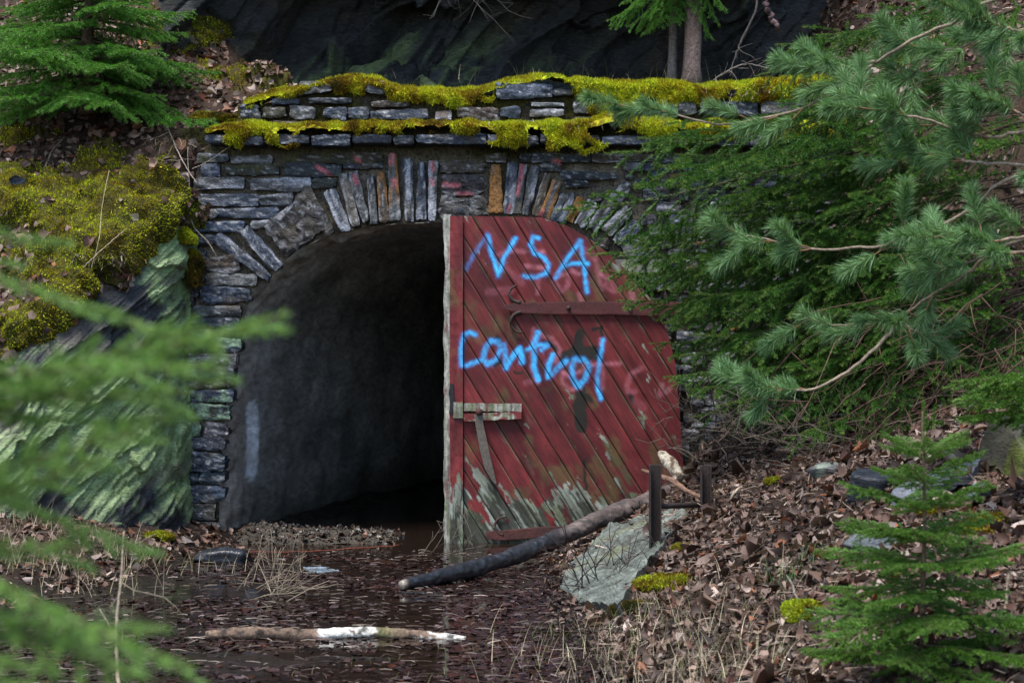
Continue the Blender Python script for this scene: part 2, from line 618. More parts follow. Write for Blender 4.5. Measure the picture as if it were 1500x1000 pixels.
RK = RK + rn * (d0 * .07 + d1 * .012 + d2 * .007 + fbm(RK, 2, 4, 64) * .03 + fbm(RK, 9, 4, 69) * .012)[..., None]
rx_, ry_ = proj(RK)
sq = RK @ np.array([[.82, 0, .57], [0, 1, 0], [-.57, 0, .82]]).T * np.array([1, 1, 2.2])
lich = 1.3 * fbm(sq, 1.6, 6, 65, .62) + .30 * fbm(RK, 14, 4, 66) + l2 * .13 + l1 * .10 + .06
lich += .35 * np.exp(-((rx_ - 170) / 130) ** 2 - ((ry_ - 650) / 100) ** 2) + .3 * np.exp(-((rx_ - 235) / 45) ** 2 - ((ry_ - 400) / 60) ** 2)
lich -= .8 * np.exp(-((rx_ - 150) / 80) ** 2 - ((ry_ - 475) / 45) ** 2) + .5 * sm(ry_, 760, 800)
base = np.array([.028, .030, .033]) * (1 + .6 * fbm(RK, 9, 4, 67))[..., None]
green = lerp(np.array([.15, .22, .085]), np.array([.32, .42, .20]), sm(fbm(sq, 6, 4, 68) + d2 * .3, -.4, .6)[..., None])
rcx = lerp(base, green, sm(lich, -.2, .3)[..., None])
rcx = lerp(rcx, np.array([.10, .085, .07]), (sm(fbm(sq, 2.5, 4, 60), .15, .4) * .6)[..., None])
put(Geo().add(RK, grid_faces(*RK.shape[:2]), C=rcx.reshape(-1, 3)), 'rock_face', M['rock'],
    label='slanting slate outcrop covered in pale green lichen left of the stone wall', cat='rock')

# ------------------------------------------------------------ cliff behind the wall
cl_x = [230, 340, 450, 560, 670, 780, 890, 1000, 1110, 1240, 1400]
cl_rows = [(260, [13.0, 13.2, 13.3, 13.4, 13.5, 13.7, 13.9, 14.0, 14.0, 14.2, 14.6]),
           (140, [13.1, 13.3, 13.4, 13.5, 13.6, 13.9, 14.2, 14.3, 14.1, 14.4, 14.8]),
           (80, [13.2, 13.6, 13.8, 13.9, 14.0, 14.3, 14.6, 14.6, 14.3, 14.5, 15.0]),
           (10, [13.3, 13.7, 14.0, 14.1, 13.9, 14.2, 14.5, 14.5, 14.2, 14.6, 15.2]),
           (-80, [13.3, 13.4, 13.5, 13.5, 13.3, 13.5, 13.7, 13.8, 13.8, 14.4, 15.2]),
           (-250, [13.3, 12.9, 12.7, 12.5, 12.4, 12.4, 12.5, 12.7, 13.2, 14.2, 15.5]),
           (-600, [13.6, 12.8, 12.5, 12.2, 12.0, 12.0, 12.2, 12.6, 13.4, 14.5, 16]),
           (-760, [15, 15, 15, 15, 15, 15, 15, 15, 15.5, 16, 17])]
cc = np.array([[P(x, y, Y) for x, Y in zip(cl_x, Ys)] for y, Ys in cl_rows])
CL = loft(cc, 240, 330)
cn = grid_normals(CL)
if cn[..., 1].mean() > 0:
    cn = -cn
c0, k0 = strata(CL, (-.6, -.3, .7), .5, 71, 1.2)
c1, k1 = strata(CL, (-.62, -.3, .7), .13, 72, 1.4)
CL = CL + cn * (c0 * .16 + c1 * .06 + fbm(CL, 1.0, 5, 73) * .2 + fbm(CL, 6, 3, 79) * .02)[..., None]
sq = CL @ np.array([[.74, 0, .67], [0, 1, 0], [-.67, 0, .74]]).T * np.array([1, 1, 4])
kx, ky = proj(CL)
lm = fbm(sq, 1.6, 5, 74) + .25 * k1
grn = sm(lm, -.1, .35) * 1.0 * sm(ky, 10, 120) * np.exp(-((kx - 520) / 260) ** 2) + sm(lm, .3, .7) * .25
brn = sm(fbm(CL, 1.5, 4, 75), .0, .5)
cb = np.array([.034, .036, .037]) * (1 + .6 * fbm(CL, 5, 4, 76))[..., None]
cb = lerp(cb, np.array([.055, .038, .026]), (brn * .6)[..., None])
cb = lerp(cb, np.array([.15, .20, .08]), grn[..., None])
put(Geo().add(CL, grid_faces(*CL.shape[:2]), C=cb.reshape(-1, 3)), 'cliff', M['cliff'],
    label='dark overhanging slate cliff rising behind the stone wall', cat='cliff')

# earth on top of the vault, from the parapet back to the cliff
bx, by = np.linspace(-2.4, 3.4, 90), np.linspace(12.16, 14.8, 50)
BY, BX = np.meshgrid(by, bx, indexing='ij')
BP = np.stack([BX, BY, BX * 0], -1)
BZ = 3.14 + .10 * (BY - 12.2) + .06 * fbm(BP, 2, 4, 81) - .15 * sm(BX, 2.0, 3.2)
BP[..., 2] = BZ
put(Geo().add(BP, grid_faces(*BX.shape), C=(np.array([.05, .035, .022]) * (1 + .4 * fbm(BP, 5, 4, 82))[..., None]).reshape(-1, 3)),
    'terrain', M['soil'], kind='structure')

# ------------------------------------------------------------ stone wall with arch
WY0 = 12.0
S = WY0 / 2400
OPEN = [(322, 830), (323, 790), (325, 700), (333, 600), (347, 500), (362, 445), (392, 405), (437, 368), (480, 346), (530, 334), (580, 329), (650, 326), (720, 326),
        (785, 331), (840, 345), (890, 372), (930, 410), (955, 465), (968, 550), (978, 650), (984, 790), (985, 830)]
OP = np.array(OPEN, float)

def in_poly(x, y, poly):
    inside = np.zeros(np.shape(x), bool)
    j = len(poly) - 1
    for i in range(len(poly)):
        xi, yi = poly[i]
        xj, yj = poly[j]
        c = ((yi > y) != (yj > y)) & (x < (xj - xi) * (y - yi) / (yj - yi + 1e-12) + xi)
        inside ^= c
        j = i
    return inside

def nearest_on(poly, x, y, closed=False):
    best = np.full(np.shape(x), 1e9)
    bx_, by_ = np.array(x, float), np.array(y, float)
    for i in range(len(poly) - (0 if closed else 1)):
        a = np.array(poly[i])
        b = np.array(poly[(i + 1) % len(poly)])
        d = b - a
        t = np.clip(((x - a[0]) * d[0] + (y - a[1]) * d[1]) / (d @ d), 0, 1)
        qx, qy = a[0] + t * d[0], a[1] + t * d[1]
        ds = np.hypot(x - qx, y - qy)
        m = ds < best
        best = np.where(m, ds, best)
        bx_ = np.where(m, qx, bx_)
        by_ = np.where(m, qy, by_)
    return bx_, by_, best

wall = empty('stone_wall', P(650, 790, WY0), 'mossy slate retaining wall with an arched tunnel opening and red door', 'wall')

mxs, mys = np.arange(258, 1232, 5.0), np.arange(186, 846, 5.0)
MY_, MX_ = np.meshgrid(mys, mxs, indexing='ij')
ins = in_poly(MX_, MY_, OPEN)
nx_, ny_, _ = nearest_on(OPEN, MX_, MY_)
ex, ey = np.where(ins, nx_, MX_), np.where(ins, ny_, MY_)
cell_in = ins[:-1, :-1] & ins[1:, :-1] & ins[:-1, 1:] & ins[1:, 1:]
MV = np.stack([(ex - 750) * S, np.full_like(ex, WY0 + .045), CAMZ - (ey - 500) * S], -1)
MV[..., 1] += fbm(MV, 9, 4, 91) * .035 + fbm(MV, 30, 2, 92) * .018 - .012
mcol = np.array([.17, .145, .11]) * (1 + .6 * fbm(MV, 8, 4, 93))[..., None]
mg = sm(fbm(MV, 3, 4, 94), .05, .4) * .5 + sm(ey, 250, 215) * .7
mcol = lerp(mcol, np.array([.035, .033, .012]), np.clip(mg, 0, 1)[..., None])
put(Geo().add(MV, grid_faces(*MX_.shape, keep=~cell_in), C=mcol.reshape(-1, 3)), 'mortar', M['mortar'], wall)

SLATE = [(.020, .026, .036), (.03, .036, .045), (.040, .050, .068), (.055, .066, .085), (.075, .082, .092), (.10, .105, .11), (.07, .055, .045), (.045, .045, .05)]
PINK = [  # spray marks on the masonry: polyline, radius
    ([(575, 228), (573, 240)], 5), ([(578, 265), (579, 271)], 5), ([(634, 240), (635, 250)], 4), ([(633, 264), (635, 271)], 4), ([(465, 245), (478, 252), (484, 257)], 4),
    ([(522, 232), (526, 236)], 4), ([(650, 270), (672, 272)], 4), ([(672, 284), (690, 284)], 4), ([(764, 243), (763, 262)], 4), ([(762, 262), (757, 285)], 3.5),
    ([(746, 303), (745, 310)], 4), ([(795, 310), (790, 318)], 4), ([(812, 236), (822, 240)], 4), ([(520, 258), (523, 268)], 4), ([(697, 228), (702, 230)], 4)]
def stroke_mask(px, py, strokes, soft=3.5):
    m = np.zeros(np.shape(px))
    for pl, r in strokes:
        for a, b in zip(pl[:-1], pl[1:]):
            a, b = np.array(a, float), np.array(b, float)
            d = b - a
            t = np.clip(((px - a[0]) * d[0] + (py - a[1]) * d[1]) / (d @ d + 1e-9), 0, 1)
            ds = np.hypot(px - a[0] - t * d[0], py - a[1] - t * d[1])
            m = np.maximum(m, 1 - sm(ds, r - soft * .5, r + soft))
    return m

n_st = [0]
def stone(cx, cy, L, W, ang, kind='stone', proud=.0, base=None, pale=.0, ochre=0., depth=.16, lich=0., rough=1.0, Y=WY0, parent=wall, mossy=0, flat=.012):
    """one flat quarried piece; centre and size in pixels on the wall plane, ang in degrees (image, clockwise)"""
    n_st[0] += 1
    sd = 1000 + n_st[0] * 7
    rg = np.random.default_rng(sd)
    nu = int(np.clip(L / 3, 8, 34))
    nv = int(np.clip(W / 2, 6, 12))
    u, v = np.meshgrid(np.linspace(-1, 1, nu), np.linspace(-1, 1, nv), indexing='ij')
    # uneven outline, clipped corners
    q = np.stack([u * 2.2, v * 2.2, u * 0 + sd], -1)
    amp = min(W * .13, 3.0) * rough
    du = fbm(q, 1.5, 3, sd) * amp * 1.4
    dv = fbm(q, 1.5, 3, sd + 3) * amp
    cut = rg.uniform(.0, .35, 4)
    uu, vv = u.copy(), v.copy()
    for k, (su, sv) in enumerate(((1, 1), (1, -1), (-1, 1), (-1, -1))):
        ed = np.clip(su * u + sv * v - (2 - cut[k]), 0, 1)
        uu = uu - su * ed * min(1, W / L * 1.2)
        vv = vv - sv * ed * .6
    vv = vv * (1 + rg.uniform(-.22, .22) * u)
    lx = uu * L / 2 + du
    ly = vv * W / 2 + dv
    a = rad(ang)
    x = cx + lx * math.cos(a) - ly * math.sin(a)
    y = cy + lx * math.sin(a) + ly * math.cos(a)
    edge = np.maximum(np.abs(u) ** 14, np.abs(v) ** 12)
    rl = np.stack([lx * .012 * 6, ly * .05 * 6, x * 0 + sd], -1)
    lam = np.round(fbm(rl, 1, 4, sd + 9) * 4) / 4
    yy = Y - .03 - proud - lam * flat + edge * .006 + fbm(np.stack([x, y, x * 0], -1), .10, 4, sd + 4) * .012 + (u * rg.uniform(-1, 1) + v * rg.uniform(-1, 1)) * .006
    s_ = Y / 2400
    V = np.stack([(x - 750) * s_, yy, CAMZ - (y - 500) * s_], -1)
    ring = np.concatenate([V[:, 0], V[-1, 1:], V[-2::-1, -1], V[0, -2:0:-1]])
    rid = np.concatenate([np.arange(nu) * nv, (nu - 1) * nv + np.arange(1, nv), (np.arange(nu - 2, -1, -1)) * nv + nv - 1, np.arange(nv - 2, 0, -1)])
    back = ring.copy()
    back[:, 1] = Y + depth
    VV = np.concatenate([V.reshape(-1, 3), ring, back])
    k = len(rid)
    o = nu * nv
    Q = [np.stack([o + np.arange(k), o + (np.arange(k) + 1) % k, o + k + (np.arange(k) + 1) % k, o + k + np.arange(k)], -1)]
    Q.append(grid_faces(nu, nv))
    bc = .72 * np.array(base if base is not None else SLATE[rg.integers(len(SLATE))]) * math.exp(rg.normal(0, .2))
    rs = np.stack([lx * .03, ly * .2, x * 0 + sd], -1)
    c = bc * np.exp(1.3 * fbm(rs, 1.6, 5, sd + 5))[..., None]
    c = lerp(c, np.array([.34, .34, .35]), (sm(fbm(rs, 3.5, 4, sd + 12), .16, .42) * .75)[..., None])
    c = lerp(c, np.array([.07, .055, .035]), (sm(fbm(np.stack([x, y, x * 0], -1), .045, 4, 777), .08, .4) * .5)[..., None])
    if pale:
        c = lerp(c, np.array([.34, .35, .39]), (sm(fbm(rs, .8, 4, sd + 6) + pale - .5, -.1, .35) * .8)[..., None])
    if ochre:
        c = lerp(c, np.array([.26, .115, .025]), (sm(fbm(rs, .7, 3, sd + 7) + ochre - .5, -.1, .3) * .9)[..., None])
    if lich:
        c = lerp(c, np.array([.17, .25, .17]), (sm(fbm(np.stack([x, y, x * 0], -1), .07, 4, sd + 8) + lich - .5, 0, .2))[..., None])
    if mossy:
        c = lerp(c, np.array([.05, .05, .012]), (sm(fbm(np.stack([x, y, x * 0], -1), .05, 4, sd + 2) + mossy - .5, 0, .3) * .8)[..., None])
    pk = stroke_mask(x, y, [(l_, r_ * .62) for l_, r_ in PINK], 2.5) * (.75 + .5 * fbm(np.stack([x, y, x * 0], -1), .25, 3, 33))
    c = lerp(c, np.array([.55, .13, .15]), (pk * .8)[..., None])
    C = np.concatenate([c.reshape(-1, 3), np.tile(bc * .8, (2 * k, 1))])
    g = Geo().add(VV, np.concatenate(Q), C=C)
    o_ = put(g, kind, M['slate'], parent)
    return o_

occ = np.zeros((1000, 1500), bool)
yy_, xx_ = np.mgrid[0:1000, 0:1500]
occ |= in_poly(xx_, yy_, OPEN)
def occupy(x, y, L, W, ang):
    a = rad(ang)
    u = (xx_ - x) * math.cos(a) + (yy_ - y) * math.sin(a)
    v = -(xx_ - x) * math.sin(a) + (yy_ - y) * math.cos(a)
    occ[(abs(u) < L / 2 + 2) & (abs(v) < W / 2 + 2)] = True

def rect(x0, y0, x1, y1, **k):
    ang = k.pop('ang', random.uniform(-1, 1))
    occupy((x0 + x1) / 2, (y0 + y1) / 2, x1 - x0, y1 - y0, ang)
    stone((x0 + x1) / 2, (y0 + y1) / 2, x1 - x0 + 3, y1 - y0 + 2.6, ang, **k)

def vous(xa, ya, xb, yb, W, **k):
    ang = math.degrees(math.atan2(yb - ya, xb - xa))
    L = math.hypot(xb - xa, yb - ya)
    occupy((xa + xb) / 2, (ya + yb) / 2, L, W, ang)
    stone((xa + xb) / 2, (ya + yb) / 2, L, W + 2, ang, kind='voussoir', **k)

BLUE, DK, BR, GRY = (.045, .058, .085), (.035, .04, .05), (.075, .055, .042), (.09, .092, .095)
for r in [  # left part of the face, read off course by course
    (296, 241, 322, 258, dict(base=BLUE)), (332, 243, 408, 256, dict(base=(.05, .058, .05), mossy=.3)), (419, 241, 500, 258, dict(base=(.05, .06, .07), lich=.35)),
    (340, 230, 398, 240, dict(base=GRY, pale=.3)), (420, 226, 560, 239, dict(base=(.05, .048, .03), mossy=.5)), (505, 238, 560, 246, dict(base=DK)),
    (286, 261, 357, 276, dict(base=GRY, pale=.45)), (368, 262, 455, 279, dict(base=GRY, pale=.3)), (457, 263, 491, 275, dict(base=(.05, .062, .058))),
    (281, 285, 378, 301, dict(base=BLUE, pale=.2)), (381, 286, 428, 300, dict(base=GRY, pale=.4)),
    (270, 308, 318, 319, dict(base=BLUE, pale=.3)), (321, 306, 408, 319, dict(base=BLUE, pale=.25)),
    (271, 325, 357, 339, dict(base=BLUE)), (369, 324, 399, 334, dict(base=GRY, pale=.6)),
    (278, 345, 316, 358, dict(base=DK)), (303, 376, 350, 398, dict(base=BR, pale=.25)), (303, 402, 376, 417, dict(base=GRY)), (296, 421, 367, 443, dict(base=BLUE)),
    (285, 449, 352, 462, dict(base=GRY)), (280, 466, 350, 479, dict(base=BLUE)), (275, 483, 350, 493, dict(base=DK)),
    (275, 496, 352, 514, dict(base=(.035, .05, .08), lich=.55)), (276, 519, 345, 534, dict(base=GRY)), (274, 538, 342, 552, dict(base=BLUE, lich=.3)), (275, 556, 340, 568, dict(base=BR)),
    (275, 572, 341, 588, dict(base=(.04, .055, .085), lich=.4)), (273, 592, 336, 613, dict(base=(.04, .06, .055), lich=.75)),
    (266, 618, 293, 637, dict(base=(.04, .07, .06), lich=.35)), (302, 619, 332, 638, dict(base=(.05, .05, .06))),
    (260, 641, 328, 658, dict(base=(.06, .065, .085))), (261, 662, 329, 689, dict(base=(.035, .055, .085), proud=.015)),
    (261, 692, 291, 707, dict(base=(.04, .06, .075))), (295, 692, 328, 707, dict(base=(.04, .055, .07))),
    (272, 711, 328, 734, dict(base=(.04, .055, .08))), (268, 738, 315, 760, dict(base=(.05, .055, .06), ochre=.35))]:
    rect(*r[:4], **r[4])
vous(317, 346, 396, 408, 15, base=BLUE, pale=.25, proud=.01)
vous(358, 336, 410, 394, 16, base=BLUE, pale=.3, proud=.015)
# rough boulders in the haunch and at the crown
rect(395, 300, 476, 358, base=(.05, .042, .042), pale=.25, rough=2.2, flat=.03, ang=-38, proud=.01)
rect(648, 238, 709, 253, base=(.07, .06, .05), rough=1.5)
rect(648, 258, 708, 286, base=(.085, .075, .08), pale=.25, rough=1.6, flat=.02)
rect(645, 290, 714, 318, base=(.08, .075, .072), rough=2, flat=.02, pale=.2)
def c1(x): return 250 + x / 3.7
def c1y(y): return 90 + y / 3.7
def c2(x): return 600 + x / 3.7
for xa, ya, xb, yb, W, k in [
    (725, 700, 870, 935, 17, dict(base=(.07, .065, .06), pale=.2)), (860, 700, 955, 922, 17, dict(base=BLUE, pale=.55)), (935, 610, 1008, 893, 13, dict(base=(.09, .08, .07), pale=.4)),
    (985, 600, 1060, 872, 12, dict(base=GRY, pale=.3)), (1080, 620, 1106, 882, 9, dict(base=GRY, pale=.45)), (1140, 600, 1162, 872, 12, dict(base=(.10, .08, .06), ochre=.65)),
    (1203, 500, 1220, 862, 13, dict(base=GRY, pale=.3, ochre=.5)), (1285, 530, 1295, 868, 12, dict(base=BLUE, pale=.6)), (1362, 550, 1358, 858, 11, dict(base=BLUE, pale=.55)),
    (1425, 540, 1415, 862, 11, dict(base=GRY, pale=.7))]:
    vous(c1(xa), c1y(ya), c1(xb), c1y(yb), W, proud=.012, **k)
for xa, ya, xb, yb, W, k in [
    (466, 560, 468, 822, 16, dict(base=(.10, .08, .06), ochre=.75, pale=.3)), (560, 548, 535, 826, 14, dict(base=BLUE, pale=.5)), (616, 560, 580, 826, 10, dict(base=GRY, pale=.3)),
    (680, 570, 625, 833, 11, dict(base=GRY, pale=.4)), (748, 610, 680, 838, 9, dict(base=(.09, .07, .05), pale=.3)), (800, 650, 728, 850, 14, dict(base=GRY, ochre=.6)),
    (842, 720, 780, 868, 11, dict(base=BLUE, pale=.4)), (882, 715, 822, 876, 10, dict(base=BLUE, pale=.45)), (932, 740, 860, 868, 11, dict(base=(.10, .07, .04), ochre=.8)),
    (992, 760, 920, 895, 16, dict(base=GRY, pale=.65)), (1080, 770, 985, 912, 16, dict(base=GRY, pale=.45)), (1185, 660, 1080, 790, 18, dict(base=(.05, .055, .06), pale=.2)),
    (1190, 800, 1060, 930, 16, dict(base=GRY, pale=.3)), (1240, 880, 1110, 985, 16, dict(base=BLUE, pale=.3)), (1290, 960, 1160, 1040, 17, dict(base=GRY, pale=.3)),
    (1330, 1040, 1190, 1100, 16, dict(base=BLUE)), (1350, 1120, 1215, 1160, 17, dict(base=GRY)), (1370, 1200, 1235, 1225, 18, dict(base=BLUE))]:
    vous(c2(xa), c1y(ya), c2(xb), c1y(yb), W, proud=.012, **k)
# remaining courses
rr = random.Random(3)
y = 226.0
while y < 838:
    hgt_ = rr.choice([9, 11, 13, 15, 18]) if y > 245 else 12
    x = 290 - (y - 226) * .22 if y < 345 else np.interp(y, [345, 760, 840], [268, 262, 262])
    x = float(x)
    while x < 1222:
        wd = rr.uniform(28, 100)
        if rr.random() < .15:
            wd = rr.uniform(14, 30)
        x1 = min(x + wd, 1225)
        ok = ~occ[int(y):int(y + hgt_), int(x):int(x1) + 1].any(axis=0)
        # longest free run in this span
        i = 0
        while i < len(ok):
            if ok[i]:
                j = i
                while j < len(ok) and ok[j]:
                    j += 1
                if j - i >= 12 and hgt_ >= 9:
                    rect(x + i + 1, y + 1, x + j - 2, y + hgt_ - 1, proud=rr.uniform(-.01, .02), pale=rr.choice([0, 0, .2, .35]),
                         mossy=.35 if y < 245 else rr.choice([0, 0, .2]), ochre=.25 if rr.random() < .08 else 0)
                i = j
            i += 1
        x = x1
    y += hgt_ + 1

# parapet above the ledge
par_top = ([385, 430, 460, 480, 560, 590, 650, 690, 730, 800, 850, 900, 1000, 1060, 1130, 1210], [150, 140, 132, 127, 126, 138, 141, 143, 132, 126, 128, 136, 137, 140, 134, 128])
px_ = np.arange(345, 1232, 5.0)
pt_ = np.interp(px_, *par_top)
sv = np.linspace(0, 1, 14)
pyy = pt_[None, :] + (205 - pt_[None, :]) * sv[:, None]
pv = np.stack([(px_[None] + 0 * pyy - 750) * S, np.full_like(pyy, WY0 + .085), CAMZ - (pyy - 500) * S], -1)
pv[..., 1] += fbm(pv, 9, 4, 95) * .03
top_ = pv[:1].copy()
top_[..., 1] += .3
pv = np.concatenate([top_, pv])
pc = lerp(np.array([.06, .05, .035]), np.array([.05, .045, .012]), sm(fbm(pv, 5, 4, 96), -.2, .3)[..., None])
put(Geo().add(pv, grid_faces(*pv.shape[:2]), C=pc.reshape(-1, 3)), 'mortar', M['mortar'], wall)
PB = dict(Y=WY0 + .05, kind='stone', depth=.12)
for r in [(352, 153, 381, 176, dict(base=BLUE)), (399, 145, 439, 153, dict(base=BLUE)), (453, 144, 515, 152, dict(base=BLUE, pale=.15)), (440, 120, 486, 137, dict(base=GRY, pale=.35)),
          (536, 120, 565, 138, dict(base=GRY, pale=.3)), (425, 156, 463, 175, dict(base=GRY, pale=.3)), (474, 158, 508, 175, dict(base=BLUE, pale=.3)), (510, 158, 541, 175, dict(base=BLUE, pale=.35)),
          (543, 161, 627, 175, dict(base=BLUE)), (638, 163, 662, 176, dict(base=(.1, .08, .07), pale=.3)), (670, 158, 731, 176, dict(base=(.05, .035, .03))), (733, 157, 762, 173, dict(base=BLUE)),
          (776, 160, 826, 172, dict(base=GRY, pale=.5)), (727, 122, 809, 145, dict(base=BLUE, pale=.25)), (810, 131, 840, 141, dict(base=DK)), (778, 151, 826, 157, dict(base=GRY, pale=.4)),
          (385, 158, 420, 173, dict(base=(.05, .045, .03), mossy=.4)), (840, 150, 880, 166, dict(base=GRY, mossy=.3)), (885, 150, 960, 168, dict(base=BLUE, mossy=.3)), (965, 150, 1020, 170, dict(base=GRY)),
          (1025, 150, 1110, 170, dict(base=BLUE)), (1115, 148, 1180, 170, dict(base=GRY)), (545, 148, 600, 157, dict(base=BR, mossy=.3)), (840, 172, 930, 184, dict(base=BLUE, mossy=.2)),
          (400, 178, 470, 188, dict(base=BR)), (475, 179, 560, 188, dict(base=DK)), (565, 179, 650, 188, dict(base=BR)), (655, 180, 760, 188, dict(base=DK)), (765, 177, 835, 188, dict(base=GRY))]:
    stone((r[0] + r[2]) / 2, (r[1] + r[3]) / 2, r[2] - r[0], r[3] - r[1], random.uniform(-1.5, 1.5), **PB, **r[4])
# projecting coping slabs
edges = [300, 345, 388, 455, 515, 575, 608, 714, 790, 880, 960, 1040, 1130, 1215]
for k, (a, b) in enumerate(zip(edges[:-1], edges[1:])):
    stone((a + b) / 2, 204 + (2 if k % 2 else 0), b - a - 3, 12 + (k * 5) % 4, random.uniform(-.8, .8), kind='coping_slab', Y=11.86, depth=.34, base=[BLUE, (.06, .068, .085), DK][k % 3], pale=.15)

# ------------------------------------------------------------ moss on the wall
def moss_strip(x0, x1, top_y, bot_y, Yf, Yb, name, label, seed, dens=55000):
    xs = np.linspace(x0, x1, int((x1 - x0) / 3.0))
    ty, by_ = np.interp(xs, *top_y), np.interp(xs, *bot_y)
    xx3 = np.stack([xs * .03, xs * 0, xs * 0], -1)
    by_ = np.maximum(by_ + 9 * fbm(xx3, 3, 4, seed + 8) - 2, ty + 4)
    ty = ty + 3 * fbm(xx3, 2, 4, seed + 9)
    T = np.linspace(0, 1, 26)
    sec = []
    for t in T:
        if t < .45:
            f = t / .45
            yy = Yf - .03 - .025 * math.sin(math.pi * f * .8)
            zz = lerp(by_, ty + 2, f)
        else:
            f = (t - .45) / .55
            yy = lerp(Yf - .045, Yb, f)
            zz = ty + 2 - 4 * math.sin(math.pi * min(f * 1.4, 1)) + 3 * f
        s_ = yy / 2400
        sec.append(np.stack([(xs - 750) * s_, np.full_like(xs, yy), CAMZ - (zz - 500) * s_], -1))
    g3 = np.array(sec)
    n = grid_normals(g3)
    if n[..., 2].mean() < 0:
        n = -n
    g3 = g3 + n * (fbm(g3, 7, 3, seed) * .045 + fbm(g3, 26, 2, seed + 1) * .014)[..., None]
    n = grid_normals(g3)
    if n[..., 2].mean() < 0:
        n = -n
    rg = np.random.default_rng(seed)
    c = moss_col(g3.reshape(-1, 3), rg) * .7
    hole = fbm(g3, 5.5, 4, seed + 12) - .9 * sm(np.linspace(0, 1, 26), .30, .55)[:, None] > .14
    kc = ~hole[:-1, :-1]
    G = Geo().add(g3, grid_faces(*g3.shape[:2], keep=kc), C=c)
    p, pn = sample_grid(g3, dens, rg, n)
    tz = fbm(p, 5.5, 4, seed + 12)
    frontal = p[:, 1] < Yf - .028 + .006
    kp = ~((tz > .14) & (p[:, 1] < Yf - .02) & (pn[:, 2] < .75))
    p, pn = p[kp], pn[kp]
    V, T_, C = tufts(p, pn, moss_col(p, rg, .1 + .5 * fbm(p, 2.5, 3, seed)), rg, .022, .0035)
    G.add(V, T=T_, C=C, m=1)
    return put(G, name, [M['moss'], M['tuft']], label=label, cat='moss', kind='stuff')

moss_strip(303, 1240, ([303, 330, 400, 500, 600, 700, 800, 860, 900, 920, 1000, 1100, 1240], [190, 185, 184, 183, 182, 181, 180, 178, 172, 174, 182, 180, 178]),
           ([303, 330, 352, 372, 386, 392, 420, 464, 476, 490, 514, 522, 570, 600, 612, 712, 717, 740, 800, 830, 850, 880, 900, 940, 1000, 1100, 1240],
            [196, 206, 214, 200, 196, 214, 217, 210, 214, 222, 213, 196, 193, 198, 196, 197, 213, 216, 219, 214, 226, 220, 209, 212, 210, 204, 200]),
           11.86, 12.12, 'moss', 'long yellow-green moss cushion on the projecting ledge above the arch', 301, 90000)
moss_strip(360, 1240, ([360, 385, 430, 460, 480, 500, 560, 590, 650, 690, 730, 800, 850, 900, 1000, 1060, 1130, 1240], [152, 142, 132, 123, 118, 114, 120, 131, 133, 134, 121, 113, 117, 123, 122, 126, 118, 112]),
           ([360, 385, 400, 430, 440, 486, 490, 535, 538, 566, 570, 620, 655, 690, 724, 728, 808, 842, 852, 870, 900, 950, 1000, 1060, 1090, 1240],
            [156, 150, 146, 144, 121, 121, 140, 140, 121, 122, 152, 155, 159, 156, 150, 124, 124, 132, 158, 168, 165, 160, 157, 150, 150, 148]),
           12.06, 12.5, 'moss', 'uneven yellow moss blanket along the top of the parapet stones', 302, 90000)

# ------------------------------------------------------------ tunnel
od = []
for a, b in zip(OP[:-1], OP[1:]):
    k = max(2, int(np.hypot(*(b - a)) / 7))
    for t in np.linspace(0, 1, k, endpoint=False):
        od.append(a + (b - a) * t)
od.append(OP[-1])
od = np.array(od)
ys = np.concatenate([np.linspace(11.97, 14.5, 80), np.linspace(14.6, 21, 90)])
cxp = 650.0
sec = []
for Y in ys:
    f = 1 - .0 * (Y - 12)
    x = (cxp + (od[:, 0] - cxp) * f - 750) * S + .26 * (Y - 12) + .004 * (Y - 12) ** 2
    z = CAMZ - (od[:, 1] - 500) * S
    sec.append(np.stack([x, np.full_like(x, Y), z], -1))
TN = np.array(sec)
tn = grid_normals(TN)
cen = np.array([(cxp - 750) * S, 14, 1.0])
if ((cen - TN[20]) * tn[20]).sum(-1).mean() < 0:
    tn = -tn
amp = sm(TN[..., 1], 11.97, 12.1)
TN = TN + tn * ((fbm(TN, 1.4, 3, 111) * .05 + fbm(TN * [1, .35, 1], 8, 4, 112, .5) * .016 + .02) * amp)[..., None]
jm = 1 - sm(TN[..., 1], 12.15, 12.55)
TN = TN + tn * ((fbm(TN, 11, 4, 116, .6) * .06 * jm * sm(TN[..., 1], 11.97, 12.03))[..., None])
tx, ty = proj(TN)
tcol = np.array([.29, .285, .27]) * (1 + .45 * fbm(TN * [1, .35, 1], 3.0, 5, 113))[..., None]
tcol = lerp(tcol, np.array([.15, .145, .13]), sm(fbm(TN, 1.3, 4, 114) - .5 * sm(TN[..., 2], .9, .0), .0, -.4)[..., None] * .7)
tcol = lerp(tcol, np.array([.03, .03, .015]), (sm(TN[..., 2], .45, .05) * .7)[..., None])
tcol = lerp(tcol, np.array([.27, .235, .20]) * (1 + .6 * fbm(TN, 9, 4, 117))[..., None], (jm * .8)[..., None])
q_, w_, dd = nearest_on([(368, 596), (372, 640), (368, 692)], tx, ty)
patch = 1 - sm(dd + 4 * fbm(TN, 10, 3, 115), 6, 10)
tcol = lerp(tcol, np.array([.62, .64, .68]), (patch * (TN[..., 0] < -1))[..., None])
cap = TN[-1].mean(0)
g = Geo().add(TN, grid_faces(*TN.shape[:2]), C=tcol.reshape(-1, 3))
nb = TN.shape[1]
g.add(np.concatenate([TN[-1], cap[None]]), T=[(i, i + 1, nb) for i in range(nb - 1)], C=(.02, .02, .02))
put(g, 'tunnel', M['concrete'], label='rough dark rendered tunnel vault behind the open half of the arch', cat='tunnel')

